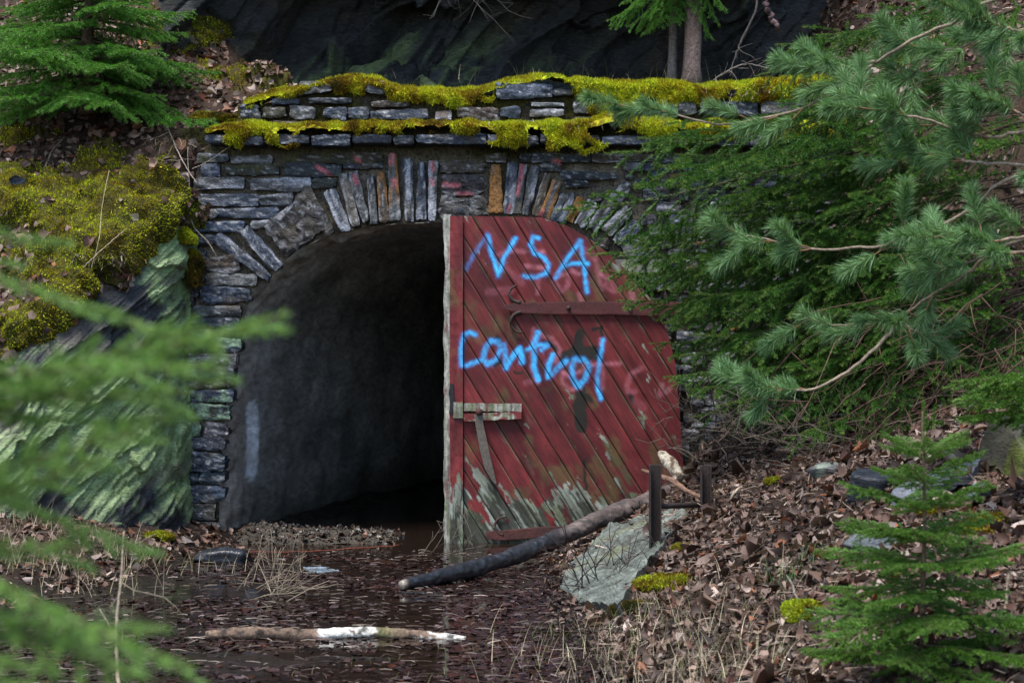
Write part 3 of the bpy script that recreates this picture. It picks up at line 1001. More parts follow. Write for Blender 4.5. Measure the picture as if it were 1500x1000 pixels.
# gravel sill in the mouth of the tunnel
rx, ry = np.linspace(345, 600, 110), np.linspace(0, 1, 26)
RX, RY = np.meshgrid(rx, ry)
topz = np.interp(RX, [345, 360, 400, 440, 520, 570, 600], [.0, .12, .11, .08, .07, .05, -.03])
Yr = 11.72 + RY * .85
RP = np.stack([(RX - 750) / 2400 * 12.1, Yr, topz * np.sin(np.pi * np.clip(RY * 1.1, 0, 1)) ** .6 - .015], -1)
RP[..., 2] += fbm(RP, 5, 4, 121) * .045
g = Geo().add(RP, grid_faces(*RX.shape), C=(np.array([.06, .052, .042]) * (1 + .5 * fbm(RP, 20, 3, 122))[..., None]).reshape(-1, 3))
rg = np.random.default_rng(5)
p, pn = sample_grid(RP, 1500, rg)
V, Q, C = leaves(p, np.abs(pn) * [0, 0, 1] + [0, -.3, .6], pal(len(p), rg, [(.07, .06, .05), (.045, .036, .03), (.12, .11, .10), (.07, .04, .03)], var=.5), rg, .03, .6, .002, 1.0)
g.add(V, Q, C=C)
put(g, 'rubble', M['mortar'], label='low bank of grey gravel and rubble across the tunnel mouth', cat='rubble', kind='stuff')

# ------------------------------------------------------------ door
DY = 11.80
DS = DY / 2400
door = empty('tunnel_door', P(1000, 800, DY), 'weathered red plank door leaf with blue NSA control graffiti, closing the right half of the arch', 'door')
DPOLY = [(679, 316), (792, 318), (832, 331), (868, 352), (902, 380), (932, 410), (958, 444), (977, 482), (989, 530), (995, 590), (1001, 680), (1003, 812), (679, 806)]
def q4(x, y): return (630 + x / 3.846, 300 + y / 3.846)
def q5(x, y): return (650 + x / 5, 460 + y / 5)
BLUE_ST = [([q4(*a) for a in l], r) for l, r in [
    ([(205, 360), (240, 290), (322, 172)], 4.2), ([(325, 172), (345, 270), (385, 398)], 5.5), ([(385, 398), (420, 290), (482, 190)], 5.2),
    ([(612, 188), (580, 180), (566, 225), (590, 275), (640, 295), (668, 335), (655, 385), (600, 408), (528, 402)], 5.2),
    ([(706, 412), (760, 320), (845, 206)], 5.2), ([(845, 206), (865, 320), (884, 488)], 5.2), ([(735, 355), (800, 332), (890, 332)], 4.8)]]
BLUE_ST += [([q5(*a) for a in l], r) for l, r in [
    ([(232, 150), (190, 135), (150, 150), (128, 220), (122, 300), (130, 375), (150, 378), (280, 335)], 4.6),
    ([(350, 195), (310, 240), (288, 310), (320, 370), (380, 330), (425, 250), (400, 205), (350, 195)], 6.2),
    ([(440, 230), (455, 320), (455, 395)], 6), ([(455, 395), (500, 320), (555, 248), (572, 300), (575, 350)], 6),
    ([(690, 140), (665, 250), (660, 380), (690, 480)], 6.5), ([(690, 145), (640, 240), (720, 225), (760, 225), (720, 262)], 5),
    ([(610, 262), (680, 240)], 4), ([(800, 300), (770, 370), (765, 455)], 6), ([(765, 460), (830, 400), (900, 340)], 6),
    ([(960, 330), (940, 390), (945, 460), (985, 530), (1040, 470), (1065, 380), (1030, 335), (960, 330)], 6.5),
    ([(1165, 190), (1145, 330), (1125, 450), (1130, 550), (1150, 620)], 5)]]
PINK_ST = [([q4(*a) for a in l], r, s) for l, r, s in [
    ([(380, 280), (450, 262), (530, 262)], 3.5, .55), ([(600, 265), (635, 268)], 4, .9), ([(540, 345), (650, 355)], 3.5, .6), ([(610, 400), (605, 500)], 3, .4),
    ([(700, 430), (740, 490), (780, 450), (770, 390), (720, 400)], 3.5, .4), ([(800, 370), (835, 390)], 3.5, .7), ([(960, 390), (990, 410)], 3.5, .7), ([(930, 300), (960, 450), (1040, 490), (1010, 420), (970, 470)], 3.5, .35),
    ([(840, 500), (850, 540)], 3.5, .5), ([(1135, 500), (1145, 535)], 4, .8), ([(1180, 400), (1220, 480)], 4, .35), ([(330, 490), (450, 480)], 7, .25), ([(880, 260), (930, 300)], 7, .25), ([(430, 360), (520, 440)], 6, .2)]]
PINK_ST += [([q5(*a) for a in l], r, s) for l, r, s in [
    ([(660, 110), (640, 250), (640, 400), (690, 500)], 3, .45), ([(700, 145), (790, 180), (855, 260), (820, 350)], 3, .5), ([(880, 430), (920, 445)], 3.5, .9),
    ([(870, 440), (870, 500), (930, 555), (1000, 540)], 3, .55), ([(980, 430), (1030, 405), (1030, 370)], 3, .6), ([(1090, 370), (1180, 362), (1290, 362)], 3, .65),
    ([(1150, 190), (1155, 210)], 3, .9), ([(1165, 380), (1165, 540)], 3.5, .3), ([(1450, 395), (1370, 440), (1340, 530), (1350, 570), (1400, 570)], 4, .45), ([(600, 500), (640, 490)], 5, .25),
    ([(1600, 520), (1580, 600), (1640, 560), (1660, 540)], 4, .45), ([(1400, 640), (1460, 680)], 8, .2)]]
BLACK_ST = [([(848, 488), (846, 512)], 6.5), ([(826, 522), (872, 517)], 9), ([(850, 570), (849, 612), (850, 625)], 8), ([(858, 578), (864, 585)], 4), ([(857, 672), (857, 718)], 1.8), ([(870, 480), (881, 481), (882, 494)], 2),
            ([(728, 492), (733, 498)], 3), ([(728, 534), (733, 530)], 3), ([(753, 542), (762, 548)], 2), ([(922, 578), (928, 588)], 3), ([(795, 500), (806, 505), (815, 512)], 3)]

def door_paint(x, y, uu, vv, pid, seed):
    """x,y photo position on the leaf; uu,vv metres along/across the board"""
    q = np.stack([uu * 1.7, vv * 7.0, np.full_like(uu, pid * 3.7)], -1)
    qf = np.stack([uu * 8, vv * 60, np.full_like(uu, pid * 3.7)], -1)
    p2 = np.stack([x * DS, y * DS, x * 0], -1)
    rg = np.random.default_rng(seed)
    tone = math.exp(rg.normal(0, .12))
    red = lerp(np.array([.095, .010, .012]), np.array([.150, .020, .021]), sm(fbm(q, 2.5, 4, seed), -.5, .5)[..., None]) * tone
    c = red
    ol = sm(fbm(p2, 5, 4, 501) + .5 * fbm(q, 3, 4, seed + 1), .18, .6)         # greenish algae film on the paint
    c = lerp(c, np.array([.10, .085, .03]), (ol * .55)[..., None])
    edge_ = np.clip(np.minimum(*(np.abs(vv - e) for e in (0, .122))) / .012, 0, 1)
    c = lerp(np.array([.13, .115, .075]), c, np.clip(edge_ + .5 + fbm(q, 4, 3, seed + 2) * 1.2, 0, 1)[..., None])
    # bare grey wood: rot creeping up from the wet foot, and at the curved top edge
    hb = sm(y, 640, 800)
    low = 1.15 * hb ** 1.0 * np.interp(x, [660, 800, 900, 1003], [1.05, .95, .75, .7])
    low += .55 * np.exp(-((x - 1000) / 14) ** 2) * sm(y, 560, 640) + .55 * np.exp(-((x - 940) / 14) ** 2 - ((y - 600) / 45) ** 2)
    nx2, ny2, de = nearest_on(DPOLY[1:8], x, y)
    low += .55 * np.exp(-de / 12) * (y < 470)
    wn_ = fbm(q, 3.2, 5, seed + 3, .6) * .7 + fbm(qf, .6, 3, seed + 4) * .30 + fbm(p2, 14, 4, 530) * .35 + rg.normal(0, .10)
    c = c * np.exp(.45 * fbm(qf, .8, 4, seed + 11) - .35 * sm(fbm(q, 1.5, 3, seed + 12), .1, .5))[..., None]
    bare = sm(wn_ * 1.35 + low + .25 * sm(y, 690, 760) - .66, .0, .14)
    greyw = lerp(np.array([.11, .115, .085]), np.array([.30, .34, .29]), sm(fbm(qf, .5, 4, seed + 5), -.5, .5)[..., None])
    rot = sm(fbm(qf, .45, 5, seed + 6, .65) + .45 * hb - .22, .0, .15)
    greyw = lerp(greyw, np.array([.11, .13, .055]), (sm(fbm(p2, 7, 4, 531), -.05, .3) * .6)[..., None])
    greyw = lerp(greyw, np.array([.028, .028, .018]), (rot * .9)[..., None])
    c = lerp(c, greyw, bare[..., None])
    # speckle of tiny holes
    hol = sm(fbm(p2, 60, 2, 503), .62, .75)
    c = lerp(c, np.array([.02, .01, .01]), (hol * .7)[..., None])
    for pl, r in BLACK_ST:
        m = stroke_mask(x + 5 * fbm(p2, 18, 3, 505), y + 5 * fbm(p2, 18, 3, 506), [(pl, r)], 2.2)
        c = lerp(c, np.array([.012, .014, .010]), (m * .95)[..., None])
    gm = stroke_mask(x + 5 * fbm(p2, 22, 3, 507), y + 5 * fbm(p2, 22, 3, 508), [([(893, 655), (918, 705)], 8)], 6) * sm(fbm(qf, .9, 3, 509), -.1, .2)
    c = lerp(c, np.array([.05, .075, .03]), (gm * .8)[..., None])
    for pl, r, s in PINK_ST:
        m = stroke_mask(x, y, [(pl, r * .6)], 4.5) * min(s * 1.25, 1)
        c = lerp(c, np.array([.50, .17, .22]), (m * .8 * np.clip(.8 + .5 * fbm(p2, 40, 2, 511), 0, 1))[..., None])
    m = np.zeros(np.shape(x))
    for si, (l_, r_) in enumerate(BLUE_ST):
        wv_ = 1 + .35 * fbm(p2, 6, 3, 520 + si)
        mm = stroke_mask(x + 1.2 * fbm(p2, 25, 2, 540), y + 1.2 * fbm(p2, 25, 2, 541), [(l_, r_ * (.46 if si < 7 else .54))], 4.0) * np.clip(wv_, .4, 1.1) * (.5 if si == 0 else 1)
        m = np.maximum(m, mm)
    far_ = stroke_mask(x, y, [(l_, r_ * .8) for l_, r_ in BLUE_ST], 7) * sm(fbm(p2, 90, 2, 545), .25, .5) * .45
    m = np.maximum(m, far_)
    m = m * np.clip(.93 + .35 * fbm(p2, 70, 2, 512) + .2 * fbm(p2, 9, 3, 513), 0, 1)
    m = np.clip(m + 0, 0, 1)
    c = lerp(c, lerp(np.array([.04, .20, .60]), np.array([.06, .46, .88]), (m ** 1.5)[..., None]), m[..., None])
    return c

def clip_line(p0, d, poly):
    """parameter interval of the line p0+t*d inside a convex polygon"""
    t0, t1 = -1e9, 1e9
    n = len(poly)
    ar = sum(poly[i][0] * poly[(i + 1) % n][1] - poly[(i + 1) % n][0] * poly[i][1] for i in range(n))
    for i in range(n):
        a, b = poly[i], poly[(i + 1) % n]
        nx, ny = (b[1] - a[1]), -(b[0] - a[0])
        if ar < 0:
            nx, ny = -nx, -ny
        num = nx * (p0[0] - a[0]) + ny * (p0[1] - a[1])
        den = nx * d[0] + ny * d[1]
        if abs(den) < 1e-9:
            if num > 0:
                return None
            continue
        t = -num / den
        if den > 0:
            t1 = min(t1, t)
        else:
            t0 = max(t0, t)
    return (t0, t1) if t1 - t0 > 2 else None

pd = np.array([math.cos(rad(58.3)), math.sin(rad(58.3))])
pn_ = np.array([pd[1], -pd[0]])
PW = 25.6
origin = np.array(q4(235, 65))
for k in range(-14, 16):
    rows = []
    off = np.linspace(.55, PW - .55, 18)
    for o in off:
        p0 = origin + pn_ * (k * PW + o)
        iv = clip_line(p0, pd, DPOLY)
        rows.append(None if iv is None else (p0, iv))
    good = [i for i, r in enumerate(rows) if r]
    if len(good) < 3:
        continue
    off = off[good]
    rows = [rows[i] for i in good]
    Lm = max(r[1][1] - r[1][0] for r in rows)
    nu = max(8, int(Lm / 1.15))
    rg = np.random.default_rng(900 + k)
    bow = rg.uniform(-.003, .006)
    X = np.zeros((len(rows), nu))
    Yp = np.zeros_like(X)
    U = np.zeros_like(X)
    for i, (p0, (a, b)) in enumerate(rows):
        a2, b2 = a + .3, b - .3
        t = np.linspace(a2, b2, nu)
        X[i] = p0[0] + t * pd[0]
        Yp[i] = p0[1] + t * pd[1]
        U[i] = t * DS
    Vv = np.repeat((off * DS)[:, None], nu, 1)
    e = np.minimum(off - off[0], off[-1] - off)[:, None] * DS
    depth = DY + bow + np.clip(.006 - e, 0, .006) * .9
    q = np.stack([U, Vv * 12, np.full_like(U, k)], -1)
    depth = depth - fbm(q, 5, 3, 77) * .0015 + sm(Yp, 690, 800) * (fbm(q * [6, 4, 1], 1.5, 3, 78) * .010)
    V = np.stack([(X - 750) * DS, depth * np.ones_like(X), CAMZ - (Yp - 500) * DS], -1)
    C = door_paint(X, Yp, U, Vv, k, 900 + k)
    nr = len(rows)
    back = V.copy()
    back[..., 1] = DY + .032
    ring = np.concatenate([np.arange(nu), (np.arange(1, nr)) * nu + nu - 1, (nr - 1) * nu + np.arange(nu - 2, -1, -1), np.arange(nr - 2, 0, -1) * nu])
    g = Geo().add(V, grid_faces(nr, nu), C=C.reshape(-1, 3))
    rv = V.reshape(-1, 3)[ring]
    bv = back.reshape(-1, 3)[ring]
    kk = len(ring)
    fr = np.arange(kk)
    g.add(np.concatenate([rv, bv]), np.stack([fr, (fr + 1) % kk, kk + (fr + 1) % kk, kk + fr], -1), C=(.05, .03, .022))
    put(g, 'plank', M['paint'], door)

def board(x0, y0, x1, y1, Yf, th, name, colour_fn, parent, mat='paint', wob=.0, seed=0, ang=0, step=2.0):
    """upright or level board as a fine grid with edges"""
    nu, nv = max(6, int((y1 - y0) / step)), max(5, int((x1 - x0) / step))
    yy, xx = np.meshgrid(np.linspace(y0, y1, nu), np.linspace(x0, x1, nv), indexing='ij')
    s_ = Yf / 2400
    if wob:
        sgn = (xx - x0) / (x1 - x0)
        xx = xx + wob * fbm(np.stack([yy * .03, sgn * 0, sgn * 0 + seed], -1), 1, 4, seed) * (1 - sgn) * 1.0
        yy = yy + wob * fbm(np.stack([xx * .15, sgn * 0, sgn * 0 + seed], -1), 1, 3, seed + 1)
    if ang:
        cx, cy = (x0 + x1) / 2, (y0 + y1) / 2
        a = rad(ang)
        xx, yy = cx + (xx - cx) * math.cos(a) - (yy - cy) * math.sin(a), cy + (xx - cx) * math.sin(a) + (yy - cy) * math.cos(a)
    V = np.stack([(xx - 750) * s_, np.full_like(xx, Yf) + fbm(np.stack([xx, yy, xx * 0], -1), .1, 3, seed) * .003, CAMZ - (yy - 500) * s_], -1)
    C = colour_fn(xx, yy)
    back = V.copy()
    back[..., 1] = Yf + th
    ring = np.concatenate([np.arange(nv), np.arange(1, nu) * nv + nv - 1, (nu - 1) * nv + np.arange(nv - 2, -1, -1), np.arange(nu - 2, 0, -1) * nv])
    g = Geo().add(V, grid_faces(nu, nv), C=C.reshape(-1, 3))
    rv, bv = V.reshape(-1, 3)[ring], back.reshape(-1, 3)[ring]
    rcol = C.reshape(-1, 3)[ring] * .8
    kk = len(ring)
    fr = np.arange(kk)
    g.add(np.concatenate([rv, bv]), np.stack([fr, (fr + 1) % kk, kk + (fr + 1) % kk, kk + fr], -1), C=np.concatenate([rcol, rcol]))
    return put(g, name, M[mat], parent)

DP = np.array([[(a - 750) * DS, DY + .0335, CAMZ - (b - 500) * DS] for a, b in [(x_, y_) for x_, y_ in DPOLY]])
cP = DP.mean(0)
DP = cP + (DP - cP) * [.985, 1, .985]
g = Geo()
ndp = len(DP)
g.add(np.concatenate([DP, DP + [0, .015, 0], [DP.mean(0)], [DP.mean(0) + [0, .015, 0]]]), [(i, (i + 1) % ndp, ndp + (i + 1) % ndp, ndp + i) for i in range(ndp)],
      [(2 * ndp, i, (i + 1) % ndp) for i in range(ndp)] + [(2 * ndp + 1, ndp + (i + 1) % ndp, ndp + i) for i in range(ndp)], C=(.02, .015, .012))
put(g, 'gap_light_blocker', M['wood'], door, smooth=False)  # added dark panel, stops light showing through the plank gaps
board(659, 316, 678, 806, DY - .022, .05, 'stile', lambda x, y: door_paint(x, y, y * DS, (x - 659) * DS + .02, 91, 991), door, seed=3, wob=1.2, step=1.5)
def pale_wood(x, y, k=1.0, green=0):
    q = np.stack([x * .35, y * .03, x * 0], -1)
    c = lerp(np.array([.16, .155, .13]), np.array([.42, .42, .36]), sm(fbm(q, 1, 4, 771), -.5, .5)[..., None])
    c = lerp(c, np.array([.12, .02, .02]), (sm(fbm(q, .7, 4, 772), .15, .3) * .7)[..., None])
    c = lerp(c, np.array([.10, .12, .04]), (sm(fbm(q, .9, 4, 773) + green, .25, .5) * .7)[..., None])
    c = lerp(c, np.array([.03, .03, .02]), (sm(y, 690, 800) * sm(fbm(q, 1.5, 3, 774), -.2, .3) * .8)[..., None])
    return c * k
o = board(650, 315, 661, 808, DY - .006, .045, 'edge_board', pale_wood, door, 'wood', wob=3.5, seed=9, step=1.5)
o['label'] = 'pale unpainted board split along the free edge of the door'
board(690, 700, 980, 722, DY + .04, .03, 'back_rail', lambda x, y: pale_wood(x, y, .5), door, 'wood', seed=10, step=8)
board(672, 380, 970, 402, DY + .04, .03, 'back_rail', lambda x, y: pale_wood(x, y, .5), door, 'wood', seed=11, step=8)

RUST = (.045, .022, .018)
def strap(pts, wds, Yf, th, name, parent, colr=RUST, mat='rust'):
    """flat iron bar following pixel points"""
    g = Geo()
    pts = np.array(pts, float)
    wds = np.array(wds, float)
    tg = nrm(np.gradient(pts, axis=0))
    nr = np.stack([-tg[:, 1], tg[:, 0]], -1)
    s_ = Yf / 2400
    prof = [(-1, th), (-1, .001), (-.8, 0), (.8, 0), (1, .001), (1, th)]
    V = np.array([[((p + n * w_ / 2 * a)[0] - 750) * s_, Yf + d, CAMZ - ((p + n * w_ / 2 * a)[1] - 500) * s_] for p, n, w_ in zip(pts, nr, wds) for a, d in prof]).reshape(len(pts), 6, 3) if False else \
        np.array([[[(p[0] + n[0] * w_ / 2 * a - 750) * s_, Yf + d, CAMZ - (p[1] + n[1] * w_ / 2 * a - 500) * s_] for a, d in prof] for p, n, w_ in zip(pts, nr, wds)])
    V = V + fbm(V, 25, 2, 3)[..., None] * .0015
    c = np.array(colr) * (1 + .5 * fbm(V, 18, 3, 5))[..., None]
    g.add(V, grid_faces(len(pts), 6), C=c.reshape(-1, 3))
    for e in (0, -1):
        g.add(V[e], T=[(0, 1, 2), (0, 2, 3), (0, 3, 4), (0, 4, 5)], C=colr)
    return put(g, name, M[mat], parent, smooth=False)

def arc(cx, cy, r, a0, a1, n=14, ry=None):
    return [(cx + r * math.cos(rad(a)), cy + (ry or r) * math.sin(rad(a))) for a in np.linspace(a0, a1, n)]

hinge = strap([(736, 450), (742, 450), (752, 450), (762, 451), (800, 451), (850, 451), (900, 451), (950, 452), (990, 452), (1003, 452)], [2, 8, 12, 15, 18, 19, 19, 20, 20, 20], DY - .030, .012, 'strap_hinge', door, (.075, .018, .018))
hinge['label'] = 'upper strap hinge with a forked scroll end'
for pts in (arc(763, 430, 17, 90, 250, ry=13), arc(764, 472, 16, 270, 80, ry=15)):
    v = [P(a, b, DY - .02) for a, b in pts]
    V, Q, T = tube(v, np.linspace(.016, .006, len(v)), 8)
    put(Geo().add(V, Q, T, C=(.035, .02, .016)), 'scroll', M['rust'], hinge)
for bxp in (833, 923):
    V, Q, T = tube([P(bxp, 451, DY - .046), P(bxp, 451, DY - .024)], [.014, .017], 8)
    put(Geo().add(V, Q, T, C=(.04, .02, .016)), 'bolt', M['rust'], hinge)
hinge2 = strap([(712, 783), (730, 784), (760, 782), (790, 779), (850, 778), (930, 777), (1003, 777)], [10, 14, 15, 15, 16, 17, 17], DY - .030, .012, 'strap_hinge', door, (.07, .022, .018))
hinge2['label'] = 'lower strap hinge, rusted and mostly hidden by the log'
v = [P(a, b, DY - .02) for a, b in arc(738, 770, 13, 90, 290, ry=13)]
V, Q, T = tube(v, np.linspace(.014, .006, len(v)), 8)
put(Geo().add(V, Q, T, C=(.04, .02, .016)), 'scroll', M['rust'], hinge2)
# wooden latch pieces and hasp
def latch_red(x, y):
    return lerp(np.tile(np.array([.15, .025, .025]), (*x.shape, 1)), pale_wood(x, y, 1, .3), sm(fbm(np.stack([x, y * 3, x * 0], -1), .08, 4, 88), .0, .25)[..., None])
board(679, 591, 764, 602, DY - .048, .04, 'latch_rail', lambda x, y: pale_wood(x, y, .95, .25), door, 'wood', wob=1, seed=21, ang=0)
board(679, 604, 764, 615, DY - .048, .04, 'latch_rail', latch_red, door, 'wood', wob=1, seed=22, ang=-2.5)
board(664, 589, 678, 612, DY - .040, .03, 'latch_block', lambda x, y: pale_wood(x, y, .95, .35), door, 'wood', seed=23)
V, Q, T = tube([P(702, 603, DY - .085), P(702, 603, DY - .075), P(702, 603, DY - .03)], [.016, .026, .024], 8, rough=.2)
put(Geo().add(V, Q, T, C=(.06, .02, .014)), 'bolt', M['rust'], door)
strap([(700, 606), (703, 625), (707, 645), (711, 665), (716, 685), (722, 700), (726, 708)], [12, 12, 13, 13, 12, 7, 3], DY - .062, .006, 'hasp_and_streak', door, (.10, .085, .07))
strap([(662, 562), (661, 575), (663, 590), (660, 605)], [5, 8, 7, 5], DY - .030, .006, 'hasp_and_streak', door, (.012, .012, .015))  # black streak beside the latch block, built as a thin dark strip

# ------------------------------------------------------------ generic rocks
def boulder(px, py, Y, sx, sy, sz, label, name='stone', base=(.05, .055, .065), rot=0, tilt=0, seed=1, lich=0, moss=0, mat='rock', group=None, cuts=9, z=None):
    rg = np.random.default_rng(seed)
    nu, nv = 40, 26
    th, ph = np.meshgrid(np.linspace(0, 2 * np.pi, nu), np.linspace(0, np.pi, nv), indexing='ij')
    d = np.stack([np.cos(th) * np.sin(ph), np.sin(th) * np.sin(ph), np.cos(ph)], -1)
    r = np.ones(d.shape[:2]) * 1.6
    for _ in range(cuts):
        n = nrm(rg.normal(0, 1, 3))
        h = rg.uniform(.7, 1.0)
        dn = d @ n
        r = np.minimum(r, np.where(dn > .05, h / np.maximum(dn, .05), 9))
    p = d * np.minimum(r, 1.45)[..., None]
    p = p * (1 + .08 * fbm(p, 2.2, 4, seed)[..., None])
    p = p * np.array([sx, sy, sz])
    R = Matrix.Rotation(rad(rot), 3, 'Z') @ Matrix.Rotation(rad(tilt), 3, 'Y')
    p = p @ np.array(R).T
    if Y is None:
        Y = gpt(px, py + sz * 150)[1]
    c = P(px, py, Y)
    if z is not None:
        c[2] = z
    p = p + c
    col = np.array(base) * (1 + .5 * fbm(p, 12, 4, seed + 1))[..., None]
    if lich:
        col = lerp(col, np.array([.22, .26, .2]), (sm(fbm(p, 10, 4, seed + 2) + lich - .5, 0, .3))[..., None])
    if moss:
        col = lerp(col, np.array([.07, .085, .015]), (sm(fbm(p, 6, 4, seed + 3) + moss - .5, 0, .25))[..., None])
    return put(Geo().add(p, grid_faces(nu, nv), C=col.reshape(-1, 3)), name, M[mat], label=label, cat='rock', group=group)

def slab(poly, Yfun, th, label, base, seed, axis_ang=25, lich=.3, name='stone_slab', off=.24):
    """flat stone: pixel outline laid on a sloping plane with thickness"""
    poly = [tuple(map(float, q)) for q in poly]
    if Yfun is None:
        gp = np.array([gpt(a, b) for a, b in poly])
        A = np.array([[1, a, b] for a, b in poly])
        co = np.linalg.lstsq(A, gp[:, 1], rcond=None)[0]
        Yfun = lambda x, y: co[0] + co[1] * x + co[2] * y - off
    x0, x1 = min(a for a, b in poly) + 1, max(a for a, b in poly) - 1
    xs = np.linspace(x0, x1, 70)
    T = np.linspace(0, 1, 46)
    G3 = np.zeros((70, 46, 3))
    for i, x in enumerate(xs):
        yy = []
        for a, b in zip(poly, poly[1:] + poly[:1]):
            if (a[0] - x) * (b[0] - x) <= 0 and a[0] != b[0]:
                yy.append(a[1] + (b[1] - a[1]) * (x - a[0]) / (b[0] - a[0]))
        lo, hi = min(yy), max(yy)
        wv = 2.5 * fbm(np.array([[x * .08, 0, seed], [x * .08, 9, seed]]), 1, 3, seed)
        lo, hi = lo + wv[0], hi + wv[1]
        for j, t in enumerate(T):
            y = lo + (hi - lo) * t
            G3[i, j] = P(x, y, Yfun(x, y))
    n = grid_normals(G3)
    n = np.broadcast_to(nrm(n.mean((0, 1))), G3.shape)
    if n[0, 0, 2] < 0:
        n = -n
    ca, sa = math.cos(rad(axis_ang)), math.sin(rad(axis_ang))
    q = np.stack([G3[..., 0] * ca + G3[..., 1] * sa, -G3[..., 0] * sa * 5 + G3[..., 1] * ca * 5, G3[..., 2] * 5], -1)
    lay = np.round(fbm(q, 1.6, 4, seed) * 5) / 5
    q2 = fbm(q * [1, 3, 3], 2.5, 4, seed + 1)
    G3 = G3 + n * (lay * .03 + q2 * .022)[..., None]
    col = np.array(base) * np.exp(1.2 * q2 + .6 * lay)[..., None]
    col = lerp(col, np.array([.13, .14, .075]), (sm(fbm(G3, 3.5, 4, seed + 2) + lich - .5, 0, .35) * .7)[..., None])
    ring = np.concatenate([np.arange(46), np.arange(1, 70) * 46 + 45, 69 * 46 + np.arange(44, -1, -1), np.arange(68, 0, -1) * 46])
    g = Geo().add(G3, grid_faces(70, 46), C=col.reshape(-1, 3))
    rv = G3.reshape(-1, 3)[ring]
    bv = rv - n[0, 0] * th
    kk = len(ring)
    fr = np.arange(kk)
    g.add(np.concatenate([rv, bv]), np.stack([fr, (fr + 1) % kk, kk + (fr + 1) % kk, kk + fr], -1), C=tuple(np.array(base) * .45))
    return put(g, name, M['rock'], label=label, cat='rock')

slab([(820, 862), (834, 828), (868, 796), (893, 768), (950, 754), (1003, 740), (1008, 756), (975, 790), (940, 835), (905, 884), (850, 882)],
     None, .26, 'large tilted grey-green slate slab lying below the log and metal frame', (.105, .12, .105), 31)
boulder(1278, 712, None, .13, .10, .08, 'dark angular boulder on the leafy slope behind the young spruce', base=(.035, .04, .05), seed=41, rot=20, tilt=12)
boulder(1338, 728, None, .075, .06, .075, 'pale blue-grey stone just right of the dark angular boulder', base=(.11, .12, .145), seed=42, rot=10)
boulder(1272, 802, None, .12, .09, .055, 'flat pale stone with white lichen on the bank left of the young spruce', base=(.11, .125, .14), seed=43, lich=.3, tilt=8)
boulder(1515, 705, 7.6, .20, .22, .24, 'big olive mossy boulder at the right edge behind the young spruce', base=(.07, .062, .042), seed=44, moss=.55, rot=30, tilt=-30, cuts=7)
slab([(1352, 700), (1385, 680), (1440, 672), (1425, 690), (1400, 705), (1360, 712)], None, .04, 'thin blue slate shard left of the mossy boulder', (.06, .07, .095), 46, lich=0)
slab([(1405, 722), (1440, 708), (1450, 714), (1415, 735)], None, .03, 'small slate shard against the foot of the mossy boulder', (.06, .07, .09), 47, lich=0)
slab([(443, 832), (470, 829), (502, 838), (490, 842), (455, 841)], lambda x, y: 10.3 + (840 - y) * .025, .05, 'flat bluish slate lying in the shallow water before the tunnel', (.09, .12, .15), 48, lich=0)
boulder(338, 819, 10.8, .17, .10, .06, 'low dark wet stone in the mud left of the flat bluish slate', base=(.02, .022, .028), seed=49, mat='mud')
boulder(274, 800, 11.35, .07, .06, .05, 'small pinkish stone at the left foot of the wall', base=(.20, .17, .16), seed=50)
slab([(14, 262), (26, 257), (42, 263), (36, 270), (18, 270)], lambda x, y: 11.55, .03, 'small blue slate chip on the moss at the left edge', (.13, .15, .20), 51, lich=0)
for k, (x, y, Y, r, lb) in enumerate([(1150, 590, 10.2, .13, 'grey stone half buried under the lowest pine branch'), (1320, 585, 9.0, .12, 'pale rock under the white birch stick at the top of the slope'),
                                      (1212, 690, 9.4, .09, 'squat grey stone in the leaves left of the dark angular boulder')]):
    boulder(x, y, None, r, r * .8, r * .6, lb, base=(.10, .10, .10), seed=60 + k, lich=.3)

# ------------------------------------------------------------ logs, sticks, metal frame
def smooth_line(pts, n):
    p = np.array(pts, float)[:, None, :]
    return loft(np.repeat(p, 2, 1), n, 2)[:, 0]

def log(pts, radii, label, name, colour_fn, mat, k=16, n=90, rough=.12, seed=1, cat='log', group=None, parent=None):
    line = smooth_line([P(*q) if len(q) == 3 else q for q in pts], n)
    rr_ = np.interp(np.linspace(0, 1, n), np.linspace(0, 1, len(radii)), radii)
    rr_ = rr_ * (1 + .16 * fbm(np.stack([np.linspace(0, 1, n) * 9, line[:, 0] * 0, line[:, 0] * 0 + seed], -1), 1, 3, seed))
    V, Q, T = tube(line, rr_, k, rough=rough, seed=seed)
    ctr_ = np.repeat(line, k, 0)
    rv_ = nrm(V[:n * k] - ctr_)
    V[:n * k] += rv_ * (np.clip(fbm(V[:n * k] * np.array([12, 45, 45]), 1, 4, seed + 50), -.5, .25) * .26 * np.repeat(rr_, k))[:, None]
    t = np.concatenate([np.repeat(np.linspace(0, 1, n), k), [0, 1]])
    C = colour_fn(V, t)
    return put(Geo().add(V, Q, T, C=C), name, M[mat], parent, label=label, cat=cat, group=group)

